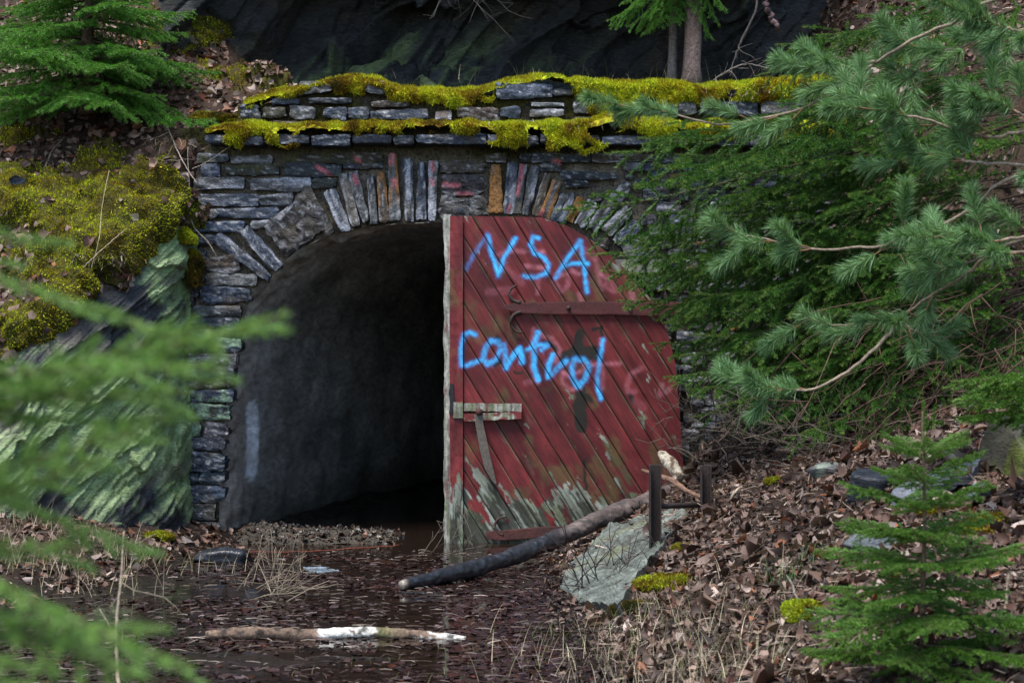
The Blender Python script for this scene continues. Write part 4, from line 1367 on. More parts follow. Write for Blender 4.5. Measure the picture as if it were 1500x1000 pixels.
def big_log_col(V, t):
    c = np.tile(np.array([.014, .016, .021]), (len(V), 1)) * (1 + .5 * fbm(V, 10, 4, 5))[:, None]
    bark = np.array([.075, .048, .042]) * (1 + .7 * fbm(V, 16, 4, 6))[:, None]
    f = sm(t + .12 * fbm(V, 5, 3, 7), .50, .62)
    c = lerp(c, bark, f[:, None])
    pale = (1 - sm(t, .0, .035))
    c = lerp(c, np.array([.018, .013, .012]), (sm(fbm(V * [6, 30, 30], 1, 4, 22), .0, .3) * f)[:, None])
    c = lerp(c, np.array([.16, .12, .11]), (sm(fbm(V * [9, 40, 40], 1, 4, 23), .12, .35) * f * .7)[:, None])
    c = lerp(c, np.array([.30, .25, .2]), (pale * .8)[:, None])
    return np.concatenate([c, (.36 + .45 * f)[:, None]], 1)
LY0, LY1 = gpt(588, 864)[1] - .03, 11.45
log([(x_, y_, LY0 + (LY1 - LY0) * (x_ - 588) / 422) for x_, y_ in [(588, 856), (640, 845), (700, 830), (760, 811), (830, 782), (900, 752), (960, 730), (1010, 713)]],
    [.026, .040, .050, .050, .054, .058, .060, .054], 'wet black fallen log resting against the bottom of the red door', 'fallen_log', big_log_col, 'wet_wood', k=30, n=260, rough=.20, seed=4)

def birch_col(V, t):
    brown = np.array([.16, .11, .08]) * (1 + .5 * fbm(V, 20, 4, 8))[:, None]
    white = np.array([.62, .60, .55]) * (1 + .15 * fbm(V, 30, 3, 9))[:, None]
    up_ = V[:, 2]
    x = V * np.array([9, 30, 30])
    band = .6 * fbm(V * [14, 30, 30], 1, 3, 24) + np.interp(t, [0, .34, .38, .58, .62, .74, .78, 1], [-2, -2, .12, .12, -.5, -.5, .3, .3])
    f = sm(fbm(x, 1, 4, 10) + band + .25 * (fbm(V * [40, 9, 9], 1, 2, 19)), -.04, .04)
    c = lerp(brown, white, f[:, None])
    dark = sm(fbm(V * [22, 30, 30], 1, 4, 11), .1, .28)
    c = lerp(c, np.array([.02, .018, .016]), (dark * .85)[:, None])
    olive = np.exp(-((t - .62) / .05) ** 2) * .6
    return lerp(c, np.array([.14, .14, .06]), olive[:, None])
log([(302, 930, 8.0), (380, 926, 8.0), (450, 930, 8.02), (520, 926, 8.05), (580, 928, 8.05), (640, 933, 8.02), (682, 938, 8.0)], [.024, .030, .031, .030, .030, .026, .020],
    'peeling white and brown birch log lying across the mud in front', 'birch_log', birch_col, 'bark', k=14, n=150, rough=.22, seed=12)
log([(966, 662, 10.65), (972, 668, 10.62), (984, 682, 10.58), (997, 700, 10.5)], [.012, .038, .040, .036], 'short cream-coloured birch stump leaning against the door', 'birch_stump',
    lambda V, t: lerp(np.array([.42, .37, .29]), np.array([.10, .07, .05]), sm(fbm(V, 30, 4, 14), .0, .35)[:, None]), 'bark', k=18, n=40, rough=.35, seed=14)
log([(940, 688, 10.75), (966, 697, 10.6), (985, 704, 10.5), (1005, 718, 10.4), (1034, 731, 10.3)], [.008, .018, .02, .017, .010], 'thick peeled brown stick below the cream birch stump', 'stick',
    lambda V, t: np.array([.17, .10, .07]) * (1 + .8 * fbm(V, 30, 3, 15))[:, None], 'bark', k=10, n=30, rough=.15, seed=15, cat='stick')

PY1, PY2 = gpt(959, 806)[1] - .02, gpt(1033, 745)[1] - .02
frame = empty('metal_frame', P(958, 800, 9.9), 'rusty iron frame of two posts and a crossbar standing over the slate slab', 'metal frame')
def lpost(px, py0, py1, Y, wpx, name):
    a, b = P(px, py0, Y), P(px, py1, Y)
    wd = wpx / 2400 * Y
    H = a[2] - b[2]
    g = Geo()
    for c, s in (((a[0], Y, (a[2] + b[2]) / 2), (wd, .008, H)), ((a[0] + wd / 2 - .004, Y - wd / 2 - .0045, (a[2] + b[2]) / 2), (.008, wd, H - .002)), ((a[0] - wd / 2 + .004, Y - wd / 2 - .0045, (a[2] + b[2]) / 2), (.008, wd, H - .002))):
        V, Q, T = box(c, s, bevel=.0015)
        g.add(V, Q, T, C=np.array([.030, .020, .018]) * (1 + .5 * fbm(V, 20, 3, 17))[:, None])
    return put(g, name, M['rust'], frame, smooth=False)
lpost(959, 680, 822, PY1, 17, 'post')
lpost(1033, 681, 760, PY2, 15, 'post')
V, Q, T = tube([P(966, 741, PY1 + .01), P(1000, 740, (PY1 + PY2) / 2), P(1028, 739, PY2)], .017, 10)
put(Geo().add(V, Q, T, C=(.03, .022, .02)), 'crossbar', M['rust'], frame)

def polyline_twig(px_pts, r0, r1, label, name, colr, seed=1, mat='bark', side=0, cat='stick', group=None, k=6, sidelen=.18, n=24, gnd=False):
    if gnd:
        px_pts = [(q[0], q[1], gpt(q[0], q[1] + 3)[1] - .02) for q in px_pts]
    line = smooth_line([P(*q) for q in px_pts], n)
    rg = np.random.default_rng(seed)
    line = line + rg.normal(0, r0 * .35, line.shape)
    g = Geo()
    V, Q, T = tube(line, np.linspace(r0, r1, n), k, rough=.2, seed=seed)
    g.add(V, Q, T, C=np.array(colr) * (1 + .4 * fbm(V, 25, 3, seed))[:, None])
    for _ in range(side):
        i = rg.integers(2, n - 1)
        d = nrm(nrm(line[min(i + 1, n - 1)] - line[i - 1]) * .6 + rg.normal(0, .6, 3))
        L = sidelen * rg.uniform(.3, 1.2)
        pts = [line[i]]
        for s in range(5):
            d = nrm(d + rg.normal(0, .25, 3))
            pts.append(pts[-1] + d * L / 5)
        rr_ = lerp(r0, r1, i / n) * .55
        V, Q, T = tube(pts, np.linspace(rr_, rr_ * .35, 6), 4)
        g.add(V, Q, T, C=np.array(colr) * rg.uniform(.8, 1.3))
    return put(g, name, M[mat], label=label, cat=cat, group=group)

DARKT, PALET, GREYT = (.045, .032, .028), (.32, .26, .19), (.17, .15, .13)
polyline_twig([(842, 893, 8.9), (880, 880, 8.95), (940, 850, 9.1), (1000, 815, 9.3), (1060, 793, 9.45), (1115, 765, 9.6)], .013, .006, 'long dark fallen branch slanting across the bank below the slab', 'fallen_branch', (.09, .065, .055), 71, side=8, gnd=True)
polyline_twig([(1046, 780, 9.6), (1055, 757, 9.65), (1066, 742, 9.7), (1074, 725, 9.72), (1086, 712, 9.75)], .012, .008, 'pale bent stick poking up from the leaves right of the metal frame', 'stick', PALET, 72, side=2)
polyline_twig([(1030, 520, 10.9), (1045, 590, 10.8), (1055, 650, 10.7), (1064, 742, 10.5)], .004, .007, 'thin bare stem standing in front of the wall right of the door', 'bare_stem', DARKT, 73, side=9, cat='plant')
polyline_twig([(1072, 658, 10.6), (1090, 630, 10.7), (1104, 600, 10.8)], .010, .006, 'dark broken stick leaning on the wall beside the thin bare stem', 'stick', DARKT, 74, side=2)
polyline_twig([(1155, 632, 9.6), (1190, 620, 9.6), (1215, 608, 9.55), (1250, 608, 9.5), (1285, 600, 9.4)], .012, .012, 'whitish birch stick half hidden under the spruce branches on the right', 'stick', (.45, .43, .38), 75, gnd=True)
polyline_twig([(1480, 830, 6.2), (1470, 900, 6.2), (1455, 950, 6.1), (1445, 1010, 6.0)], .007, .006, 'pale bare twig standing right of the young spruce', 'bare_stem', PALET, 76, side=8, cat='plant')
polyline_twig([(1145, 825, 7.4), (1155, 845, 7.3), (1170, 880, 7.1), (1180, 925, 6.9)], .007, .005, 'thin curved twig in the leaves left of the young spruce', 'stick', GREYT, 77, side=2, gnd=True)
polyline_twig([(182, 778, 5.2), (176, 860, 5.15), (170, 930, 5.1), (175, 1020, 5.0)], .003, .006, 'slender pale bare twig standing in the left foreground', 'bare_stem', PALET, 78, side=7, cat='plant', sidelen=.22)
polyline_twig([(590, 868, 9.4), (625, 870, 9.4), (660, 876, 9.35)], .012, .008, 'short wet black stick floating below the tip of the log', 'stick', (.02, .018, .018), 79, mat='bark')
polyline_twig([(375, 968, 7.75), (400, 962, 7.75), (430, 965, 7.7), (475, 972, 7.65)], .007, .005, 'crooked dark stick on the mud below the birch log', 'stick', (.04, .035, .035), 80, side=3)
polyline_twig([(355, 808, 11.2), (430, 808, 11.2), (560, 800, 11.2), (585, 798, 11.2)], .006, .004, 'reddish stick floating at the tunnel mouth', 'stick', (.12, .035, .02), 81)
polyline_twig([(275, 215, 11.95), (278, 290, 11.85), (283, 330, 11.84), (305, 355, 11.84), (318, 378, 11.85)], .004, .005, 'pale hanging root against the left end of the wall', 'root', (.2, .17, .13), 82, side=3, cat='root')
polyline_twig([(245, 185, 12.1), (262, 225, 11.85), (276, 250, 11.75), (288, 268, 11.7)], .005, .003, 'pale dead twig hanging over the left corner of the wall', 'stick', (.3, .25, .2), 83, side=3)
polyline_twig([(282, 247, 11.8), (298, 240, 11.75), (318, 228, 11.72)], .003, .002, 'small crooked twig crossing the top left stones', 'stick', (.3, .25, .2), 84, side=2)
polyline_twig([(1052, -60, 12.6), (1110, -10, 12.6), (1086, 60, 12.6), (1080, 75, 12.6), (1068, 110, 12.6)], .012, .006, 'thin bare leaning stem right of the two trunks', 'bare_stem', (.14, .12, .11), 85, side=6, cat='plant')
polyline_twig([(1112, -30, 12.5), (1125, 15, 12.5), (1142, 45, 12.5)], .028, .02, 'purplish snapped branch hanging above the wall at the top right', 'fallen_branch', (.14, .09, .09), 86)
polyline_twig([(1045, 118, 12.35), (1070, 102, 12.3), (1095, 94, 12.3), (1125, 100, 12.25)], .008, .004, 'tangled dead twigs lying on the parapet right of the trunks', 'stick', (.2, .17, .15), 87, side=14)
polyline_twig([(30, 215, 12.4), (60, 250, 12.0), (78, 218, 12.1), (95, 200, 12.3)], .008, .005, 'bent twig on the leaves below the upper left spruce', 'stick', (.14, .11, .09), 88, side=4)
polyline_twig([(133, 395, 11.2), (145, 350, 11.2), (150, 300, 11.4), (160, 250, 11.6)], .003, .002, 'thin pale grass stalk rising from the moss on the left bank', 'bare_stem', (.35, .3, .2), 89, cat='plant')
polyline_twig([(122, 392, 11.15), (150, 365, 11.2), (185, 335, 11.3)], .005, .003, 'pale straight stick lying on the moss above the rock face', 'stick', (.3, .24, .16), 90)

def twig_bundle(cx, cy, Y, n, L, spread, label, name, colr, seed, r=.0025, up=.5, cat='twigs', wdir=None):
    rg = np.random.default_rng(seed)
    g = Geo()
    c0 = P(cx, cy, Y)
    for _ in range(n):
        p = c0 + rg.normal(0, 1, 3) * np.array(spread)
        d = nrm(np.array([rg.normal(), rg.normal() * .4, abs(rg.normal()) * up]) + (wdir if wdir is not None else 0))
        pts = [p]
        Ls = L * rg.uniform(.4, 1.2)
        for s in range(6):
            d = nrm(d + rg.normal(0, .16, 3))
            pts.append(pts[-1] + d * Ls / 6)
        V, Q, T = tube(pts, np.linspace(r, r * .4, 7), 4)
        g.add(V, Q, T, C=np.array(colr) * rg.uniform(.6, 1.4))
        for _ in range(2):
            i = rg.integers(1, 5)
            d2 = nrm(d + rg.normal(0, .7, 3))
            V, Q, T = tube([pts[i], pts[i] + d2 * Ls * .2, pts[i] + nrm(d2 + rg.normal(0, .3, 3)) * Ls * .4], [r * .7, r * .5, r * .3], 4)
            g.add(V, Q, T, C=np.array(colr) * rg.uniform(.6, 1.4))
    return put(g, name, M['straw'], label=label, cat=cat, kind='stuff')

twig_bundle(392, 868, 9.35, 26, .36, (.10, .08, .02), 'fan of thin pale dead twigs sticking out of the mud', 'twigs', (.22, .18, .13), 91, .0032, .5, wdir=np.array([.55, 0, .25]))
twig_bundle(880, 870, 9.0, 16, .45, (.13, .06, .03), 'wiry black shrub twigs in front of the slate slab', 'twigs', (.03, .024, .022), 92, .004, 1.2)
twig_bundle(945, 850, 9.3, 10, .4, (.15, .06, .03), 'dark thin twigs at the foot of the metal frame', 'twigs', (.035, .028, .024), 93, .0035, 1.2)
twig_bundle(1070, 660, 11.0, 40, .35, (.22, .12, .12), 'tangle of dead twigs at the foot of the wall right of the door', 'twigs', (.10, .08, .065), 94, .003, .8)
twig_bundle(685, -30, 12.7, 13, .62, (.10, .08, .06), 'pale leafless twigs hanging down in front of the cliff', 'hanging_twigs', (.09, .08, .075), 95, .0028, 0, wdir=np.array([.1, 0, -1.0]))
twig_bundle(1180, 640, 9.8, 110, .38, (.40, .4, .08), 'dark dead twigs under the drooping spruce branches', 'twigs', (.09, .07, .055), 96, .003, .5)
twig_bundle(1420, 560, 9.8, 260, .7, (.38, .3, .28), 'reddish brown mass of fine dead spruce twigs under the big tree', 'twigs', (.085, .050, .036), 97, .004, -.2, wdir=np.array([-.5, 0, -.7]))
twig_bundle(660, 810, 10.9, 8, .4, (.12, .05, .01), 'thin twigs in the water at the foot of the door', 'twigs', (.12, .10, .08), 98, .003, .7)
twig_bundle(1000, 600, 11.7, 14, .35, (.1, .04, .15), 'fine pale stems beside the right edge of the door', 'twigs', (.12, .10, .08), 99, .0025, .8)

# ------------------------------------------------------------ conifers
GREEN = [(.035, .11, .018), (.055, .155, .022), (.10, .22, .034), (.04, .115, .024)]
LIGHT = [(.07, .18, .028), (.11, .24, .035), (.05, .14, .022), (.15, .28, .04)]
PINEC = [(.11, .23, .085), (.16, .30, .125), (.22, .37, .17), (.09, .17, .05)]

def needles_on(g, line, rg, per_m, nl, nw, cols, spread=1.0, ang=(.5, 1.0), m=1, upbias=.3, tipl=0, start=0.0, segs=1):
    line = np.asarray(line)
    seg = np.linalg.norm(np.diff(line, axis=0), axis=1)
    cum = np.concatenate([[0], np.cumsum(seg)])
    L = cum[-1]
    N = int(L * (1 - start) * per_m)
    if N < 1:
        return
    s = rg.uniform(start * L, L, N)
    p = np.stack([np.interp(s, cum, line[:, k]) for k in range(3)], -1)
    i = np.clip(np.searchsorted(cum, s) - 1, 0, len(seg) - 1)
    t = nrm(np.diff(line, axis=0))[i]
    r = rg.normal(0, 1, (N, 3))
    r[:, 2] = r[:, 2] * .8 + upbias
    r = nrm(r - (r * t).sum(-1, keepdims=True) * t)
    a = rg.uniform(*ang, (N, 1)) * spread
    d = nrm(t * np.cos(a) + r * np.sin(a))
    ln = nl * rg.uniform(.7, 1.15, (N, 1))
    sd = nrm(np.cross(d, rg.normal(0, 1, (N, 3)))) * nw / 2
    c = pal(N, rg, cols, var=.18)
    if tipl:
        f = sm(s / L, .8, 1.0)[:, None] * tipl
        c = lerp(c, np.array([.13, .22, .04]), f)
    if segs == 1:
        V = np.stack([p - sd, p + sd, p + d * ln], 1).reshape(-1, 3)
        g.add(V, T=np.arange(N * 3).reshape(-1, 3), C=np.repeat(c, 3, 0), m=m)
    else:
        dr = np.array([0, 0, -1]) * ln * .10
        mid = p + d * ln * .55
        tip = p + d * ln + dr
        V = np.stack([p - sd, p + sd, mid + sd * .9, mid - sd * .9, tip], 1).reshape(-1, 3)
        o = np.arange(N)[:, None] * 5
        g.add(V, Q=o + np.array([[0, 1, 2, 3]]), T=o + np.array([[3, 2, 4]]), C=np.repeat(c, 5, 0), m=m)

def spruce_branch_mesh(name, L, seed, cols, per_m=420, nl=.015, nw=.0026, droop=.16, bare=.25, wid=.42, sp=.05, tipl=.0, r0=None, hang=.15, sp2=.035):
    rg = np.random.default_rng(seed)
    g = Geo()
    n = 16
    t = np.linspace(0, 1, n)
    main = np.stack([t * L, .03 * L * np.sin(t * 5 + rg.uniform(0, 6)), -droop * L * t ** 1.6 + .5 * droop * L * t ** 5], -1)
    r0 = r0 or .006 + .006 * L
    V, Q, T = tube(main, np.linspace(r0, .0015, n), 5)
    g.add(V, Q, T, C=(.085, .06, .042), m=0)
    needles_on(g, main, rg, per_m, nl, nw, cols, start=max(bare, .3), tipl=tipl)
    k = int(L * (1 - bare * .6) / sp)
    for j in range(k):
        f = bare * .6 + (1 - bare * .6) * (j + rg.uniform(0, .6)) / k
        if f > .97:
            continue
        base_ = np.array([np.interp(f, t, main[:, a]) for a in range(3)])
        for sgn in (-1, 1):
            ln = min(wid * L, (1 - f) * L * .75 + .03) * rg.uniform(.55, 1.0) * (1 if f > bare else .6)
            a = rad(rg.uniform(42, 62))
            d = np.array([math.cos(a), sgn * math.sin(a), rg.uniform(-.25, .05)])
            q = np.linspace(0, 1, 6)[:, None]
            tw = base_ + d * ln * q + np.array([.12 * ln, 0, -hang * ln]) * q ** 2
            V, Q, T = tube(tw, np.linspace(.0022, .0009, 6), 3, closed_ends=False)
            g.add(V, Q, C=(.10, .065, .04), m=0)
            needles_on(g, tw, rg, per_m, nl, nw, cols, start=.0 if f > bare else .55, tipl=tipl)
            if ln > .07:
                for jj in range(int(ln / sp2)):
                    fb = rg.uniform(.15, .9)
                    b2 = tw[0] + (tw[-1] - tw[0]) * fb
                    l2 = ln * (1 - fb) * .6 * rg.uniform(.5, 1) + .02
                    a2 = a * sgn + rg.choice([-1, 1]) * rad(36)
                    d2 = np.array([math.cos(a2), math.sin(a2), rg.uniform(-.45, .1)])
                    tw2 = b2 + d2 * l2 * np.linspace(0, 1, 4)[:, None] + np.array([0, 0, -hang * l2]) * (np.linspace(0, 1, 4)[:, None]) ** 2
                    needles_on(g, tw2, rg, per_m, nl, nw, cols, tipl=tipl)
    return g.mesh(name, [M['bark'], M['needle']])

def orient(o, base, tip, roll, L):
    base, tip = Vector(base), Vector(tip)
    d = tip - base
    q = d.to_track_quat('X', 'Z')
    R = q.to_matrix() @ Matrix.Rotation(roll, 3, 'X')
    s = d.length / L
    o.rotation_euler = R.to_euler()
    o.scale = (s, s, s)

def trunk_geo(base, top, r0, r1, colr, seed, k=14, n=40, flare=.5):
    t = np.linspace(0, 1, n)[:, None]
    line = np.array(base) * (1 - t) + np.array(top) * t
    line[:, 0] += .3 * r0 * np.sin(t[:, 0] * 9 + seed)
    r = lerp(r0, r1, t[:, 0]) * (1 + flare * np.exp(-t[:, 0] * np.linalg.norm(np.array(top) - np.array(base)) / .12))
    V, Q, T = tube(line, r, k, rough=.18, seed=seed)
    c = np.array(colr) * (1 + .6 * fbm(V * [1, 1, .4], 18, 4, seed))[:, None]
    c = lerp(c, np.array([.03, .026, .024]), (sm(fbm(V * [1, 1, 2.5], 14, 3, seed + 1), .25, .45) * .7)[:, None])
    return Geo().add(V, Q, T, C=c)

def make_tree(name, base, height, r0, label, cat='tree', colr=(.12, .085, .065), lean=(0, 0), seed=1, group=None):
    t = empty(name, base, label, cat, group)
    top = np.array(base) + np.array([lean[0], lean[1], height])
    put(trunk_geo(np.array(base) - [0, 0, .05], top, r0, r0 * .25, colr, seed), 'trunk', M['bark'], t)
    return t

def add_branch(tree, mesh, L, base, tip, roll=0):
    o = bpy.data.objects.new('branch', mesh)
    COL.objects.link(o)
    o.parent = tree
    loc = np.array(base) - np.array(tree.location)
    o.location = tuple(float(a) for a in loc)
    orient(o, base, tip, roll, L)
    return o

rs = random.Random(11)
BIGB = [(spruce_branch_mesh('spruce_branch', 1.6, 200 + k, GREEN, 950, .021, .0034, .20, .3, .34, .10, 1.0, hang=.22, sp2=.10), 1.6) for k in range(4)]
LONGB = [(spruce_branch_mesh('spruce_branch', 2.5, 205 + k, GREEN, 950, .022, .0035, .16, .40, .24, .105, 1.0, r0=.009, hang=.22, sp2=.10), 2.5) for k in range(4)]
LIGHTB = [(spruce_branch_mesh('spruce_branch', 1.1, 210 + k, LIGHT, 950, .020, .0032, .18, .25, .36, .09, .9, hang=.2, sp2=.09), 1.1) for k in range(3)]
SMALLB = [(spruce_branch_mesh('spruce_branch', .45, 220 + k, LIGHT, 1500, .014, .0026, .05, .05, .38, .034, .6, r0=.004, hang=.05), .45) for k in range(4)]
TOPL = [(spruce_branch_mesh('spruce_branch', .8, 230 + k, [(.07, .21, .03), (.10, .28, .04), (.14, .34, .05)], 900, .019, .0036, .20, .10, .40, .062, .6, hang=.2, sp2=.05), .8) for k in range(4)]
FORE = [(spruce_branch_mesh('spruce_branch', .55, 240 + k, [(.20, .38, .10), (.28, .46, .12), (.15, .30, .08)], 1400, .013, .0024, .04, .12, .13, .032, .6, r0=.004, hang=.03), .55) for k in range(4)]

# big spruce on the right slope, branches sweeping left over the wall and the door
bs0 = gpt(1400, 640, 8, 12)
bs0 = np.array([3.75, 10.7, float(hgt(3.75, 10.7))])
big = make_tree('spruce_tree', bs0, 5.5, .13, 'big dark spruce on the right slope with branches drooping over the wall and door', seed=5, colr=(.09, .06, .045))
tips = [(808, 243, 10.4), (882, 168, 10.9), (930, 158, 10.8), (990, 175, 10.6), (1070, 145, 10.5), (1095, 75, 10.7), (1130, 30, 10.8), (1190, 10, 10.6), (880, 345, 11.0), (862, 318, 11.1), (915, 352, 10.9),
        (900, 385, 10.9), (955, 285, 10.8), (1010, 240, 10.7), (950, 330, 10.6), (965, 420, 10.6), (948, 455, 10.7), (980, 470, 10.5), (965, 500, 10.4), (1000, 520, 10.3), (1035, 545, 10.2), (1010, 440, 10.3),
        (1060, 500, 10.0), (1090, 560, 9.9), (1060, 410, 10.2), (1010, 380, 10.4), (1080, 330, 10.2), (1120, 280, 10.1), (1150, 420, 9.9), (1170, 520, 9.8), (1120, 600, 9.7), (1180, 590, 9.6), (1200, 350, 9.9),
        (1080, 210, 10.3), (1150, 200, 10.2), (1180, 130, 10.4), (1230, 60, 10.4), (1230, 250, 10.0), (1260, 450, 9.7), (1290, 330, 9.8), (1250, 610, 9.5), (1210, 640, 9.5), (1300, 180, 10), (1340, 80, 10.2),
        (1040, 480, 10.6), (930, 400, 11.0), (1000, 300, 10.9), (1050, 270, 10.7), (905, 320, 11.1), (1100, 470, 10.4), (1130, 350, 10.5), (1000, 560, 10.6)]
for k, (x, y, Y) in enumerate(tips):
    tip = P(x, y, Y)
    hz = float(np.interp(y, [0, 600], [2.6, .75])) + bs0[2] * .0 + .8 + rs.uniform(-.15, .25)
    zb = max(tip[2] + rs.uniform(.05, .5), bs0[2] + .25)
    b = np.array([bs0[0], bs0[1], zb])
    dl = np.linalg.norm(tip - b)
    ms, L = (LONGB[k % 4] if dl > 1.9 else BIGB[k % 4] if (k % 2) else LIGHTB[k % 3])
    if True:
        add_branch(big, ms, L, b, tip, rs.uniform(-.15, .6))
for k in range(16):          # the far side of the crown and the part above the frame
    a = rs.uniform(-1.3, 2.2)
    zb = bs0[2] + rs.uniform(.6, 4.8)
    L_ = rs.uniform(.9, 1.5) * (1 - (zb - bs0[2]) / 7)
    b = np.array([bs0[0], bs0[1], zb])
    ms, L = BIGB[k % 4]
    add_branch(big, ms, L, b, b + np.array([math.cos(a) * L_, math.sin(a) * L_, -.3 * L_]), rs.uniform(-.3, .3))

def young_spruce(name, base, H, R, label, meshes, seed, whorls=9, cat='young spruce', r0=.012, per=6, bottom=.06, updeg=25, z_extra=0):
    rq = random.Random(seed)
    t = make_tree(name, base, H * .97, r0, label, cat, (.13, .095, .06), seed=seed)
    # needles of the leader
    rg = np.random.default_rng(seed)
    top = np.array(base) + [0, 0, H]
    g = Geo()
    ld = np.array([top - [0, 0, H * .2], top + [0, 0, .0]])
    V, Q, T = tube(np.linspace(ld[0], ld[1], 5), np.linspace(r0 * .35, .002, 5), 6)
    g.add(V, Q, T, C=(.10, .12, .04), m=0)
    needles_on(g, ld, rg, 3500, .015, .0028, LIGHT, ang=(.3, .8))
    put(g, 'leader', [M['bark'], M['needle']], t)
    for w_ in range(whorls):
        f = bottom + (1 - bottom - .20) * w_ / (whorls - 1)
        n = per + rq.choice([-1, 0, 1])
        a0 = rq.uniform(0, 6.28)
        for i in range(n):
            a = a0 + i * 6.283 / n + rq.uniform(-.2, .2)
            Lb = R * ((1 - f) ** .8 + .12) * rq.uniform(.75, 1.1)
            z = base[2] + H * (f + rq.uniform(-.025, .025))
            up_ = math.tan(rad(updeg * (f - .2) + rq.uniform(-8, 8)))
            b = np.array([base[0], base[1], z])
            ms, L = meshes[rq.randrange(len(meshes))]
            add_branch(t, ms, L, b, b + np.array([math.cos(a) * Lb, math.sin(a) * Lb, up_ * Lb]), rq.uniform(-.3, .3))
    return t

zb = float(hgt((1353 - 750) / 2400 * 5.6, 5.6))
young_spruce('young_spruce', np.array([(1353 - 750) / 2400 * 5.6, 5.6, zb]), P(1353, 590, 5.6)[2] - zb, .47, 'small young spruce with a bright upright leader in the lower right corner', SMALLB, 21, 9, per=6, updeg=40)
young_spruce('young_spruce', P(128, 158, 12.45), 1.9, 1.05, 'bushy bright green spruce on the slope at the upper left', TOPL, 22, 11, r0=.05, per=8, bottom=.03, updeg=10)
nx0 = np.array([2.62, 7.1, float(hgt(2.62, 7.1))])
ns = make_tree('young_spruce', nx0, 1.5, .02, 'spruce sapling reaching in from the right edge above the mossy boulder', 'young spruce', seed=9)
for k, (x, y) in enumerate([(1398, 552), (1410, 582), (1400, 605), (1440, 560), (1455, 615), (1470, 590)]):
    tip = P(x, y, 6.9 + .05 * k)
    add_branch(ns, *SMALLB[k % 4], np.array([nx0[0], nx0[1], tip[2] + .05]), tip, rs.uniform(-.4, .3))

# two trunks behind the parapet
t1 = make_tree('conifer_tree', P(985, 122, 12.75), 6.5, .034, 'slim grey trunk growing behind the parapet, left of the thicker trunk', seed=31, colr=(.20, .17, .15), lean=(.02, .1))
t2 = make_tree('conifer_tree', P(1011, 124, 12.65), 8, .066, 'thicker reddish-grey trunk standing behind the mossy parapet', seed=32, colr=(.21, .15, .13), lean=(.12, .2))
for k, (x, y, tr) in enumerate([(882, 15, t2), (910, 30, t2), (930, 42, t2), (955, 20, t2), (968, 32, t1), (990, 25, t1), (1062, 30, t2), (1055, 55, t2), (1075, 8, t2), (1035, -10, t2), (900, -5, t1), (1110, -20, t2)]):
    tip = P(x, y, 12.4 + .05 * (k % 4))
    tr_l = np.array(tr.location)
    add_branch(tr, *TOPL[k % 4], np.array([tr_l[0], tr_l[1], tip[2] + .45]), tip, rs.uniform(-.4, .4))
for tr, n in ((t1, 14), (t2, 30)):
    tl = np.array(tr.location)
    for k in range(n):
        a = rs.uniform(0, 6.28)
        zz = tl[2] + rs.uniform(1.6, 6.0)
        L_ = rs.uniform(.9, 1.5)
        b = np.array([tl[0] + .02, tl[1] + .02, zz])
        add_branch(tr, *BIGB[k % 4], b, b + np.array([math.cos(a) * L_, math.sin(a) * L_, -.4 * L_]), rs.uniform(-.3, .3))

# pine on the right, in front of the spruce
pine_o = np.array([3.35, 7.6, float(hgt(3.35, 7.6))])
pine = make_tree('pine_tree', pine_o, 5.0, .08, 'blue-green long-needled pine reaching in from the right edge', seed=41, colr=(.16, .12, .10))
def pine_branch(pts, tuft=.5, seed=1, r=.010, sides=5, Y=None, red=False):
    rg = np.random.default_rng(seed)
    line = smooth_line([P(*q) for q in pts], 40)
    line += rg.normal(0, .0025, line.shape)
    g = Geo()
    V, Q, T = tube(line, np.linspace(.0035, r, 40), 7, rough=.15, seed=seed)
    g.add(V, Q, T, C=np.array([.24, .19, .14]) * (1 + .35 * fbm(V, 30, 3, seed))[:, None], m=0)
    rev = line[::-1]
    def brush(l, dens=1700):
        needles_on(g, l, rg, dens * 1.3, .080, .0025, PINEC, ang=(.5, 1.15), upbias=.15, segs=2)
        l2 = l[-2:]
        needles_on(g, l2, rg, dens * 1.9, .075, .0025, PINEC, ang=(.2, 1.0), upbias=.15, segs=2)
    m = max(4, int(40 * min(tuft * 1.35, .9)))
    brush(rev[-m:])
    for s in range(sides + 3):
        i = int(rg.uniform(.05, .8) * 39)
        d = nrm(line[max(i - 2, 0)] - line[min(i + 2, 39)])
        d = nrm(d + rg.normal(0, .5, 3) * [1, .8, .8])
        L = rg.uniform(.12, .28)
        l = [line[i]]
        for q in range(6):
            d = nrm(d + rg.normal(0, .08, 3) + [0, 0, .03])
            l.append(l[-1] + d * L / 6)
        l = np.array(l)
        V, Q, T = tube(l, np.linspace(.004, .002, 7), 5)
        g.add(V, Q, T, C=(.20, .11, .06), m=0)
        brush(l[2:])
    return put(g, 'branch', [M['bark'], M['needle']], pine)
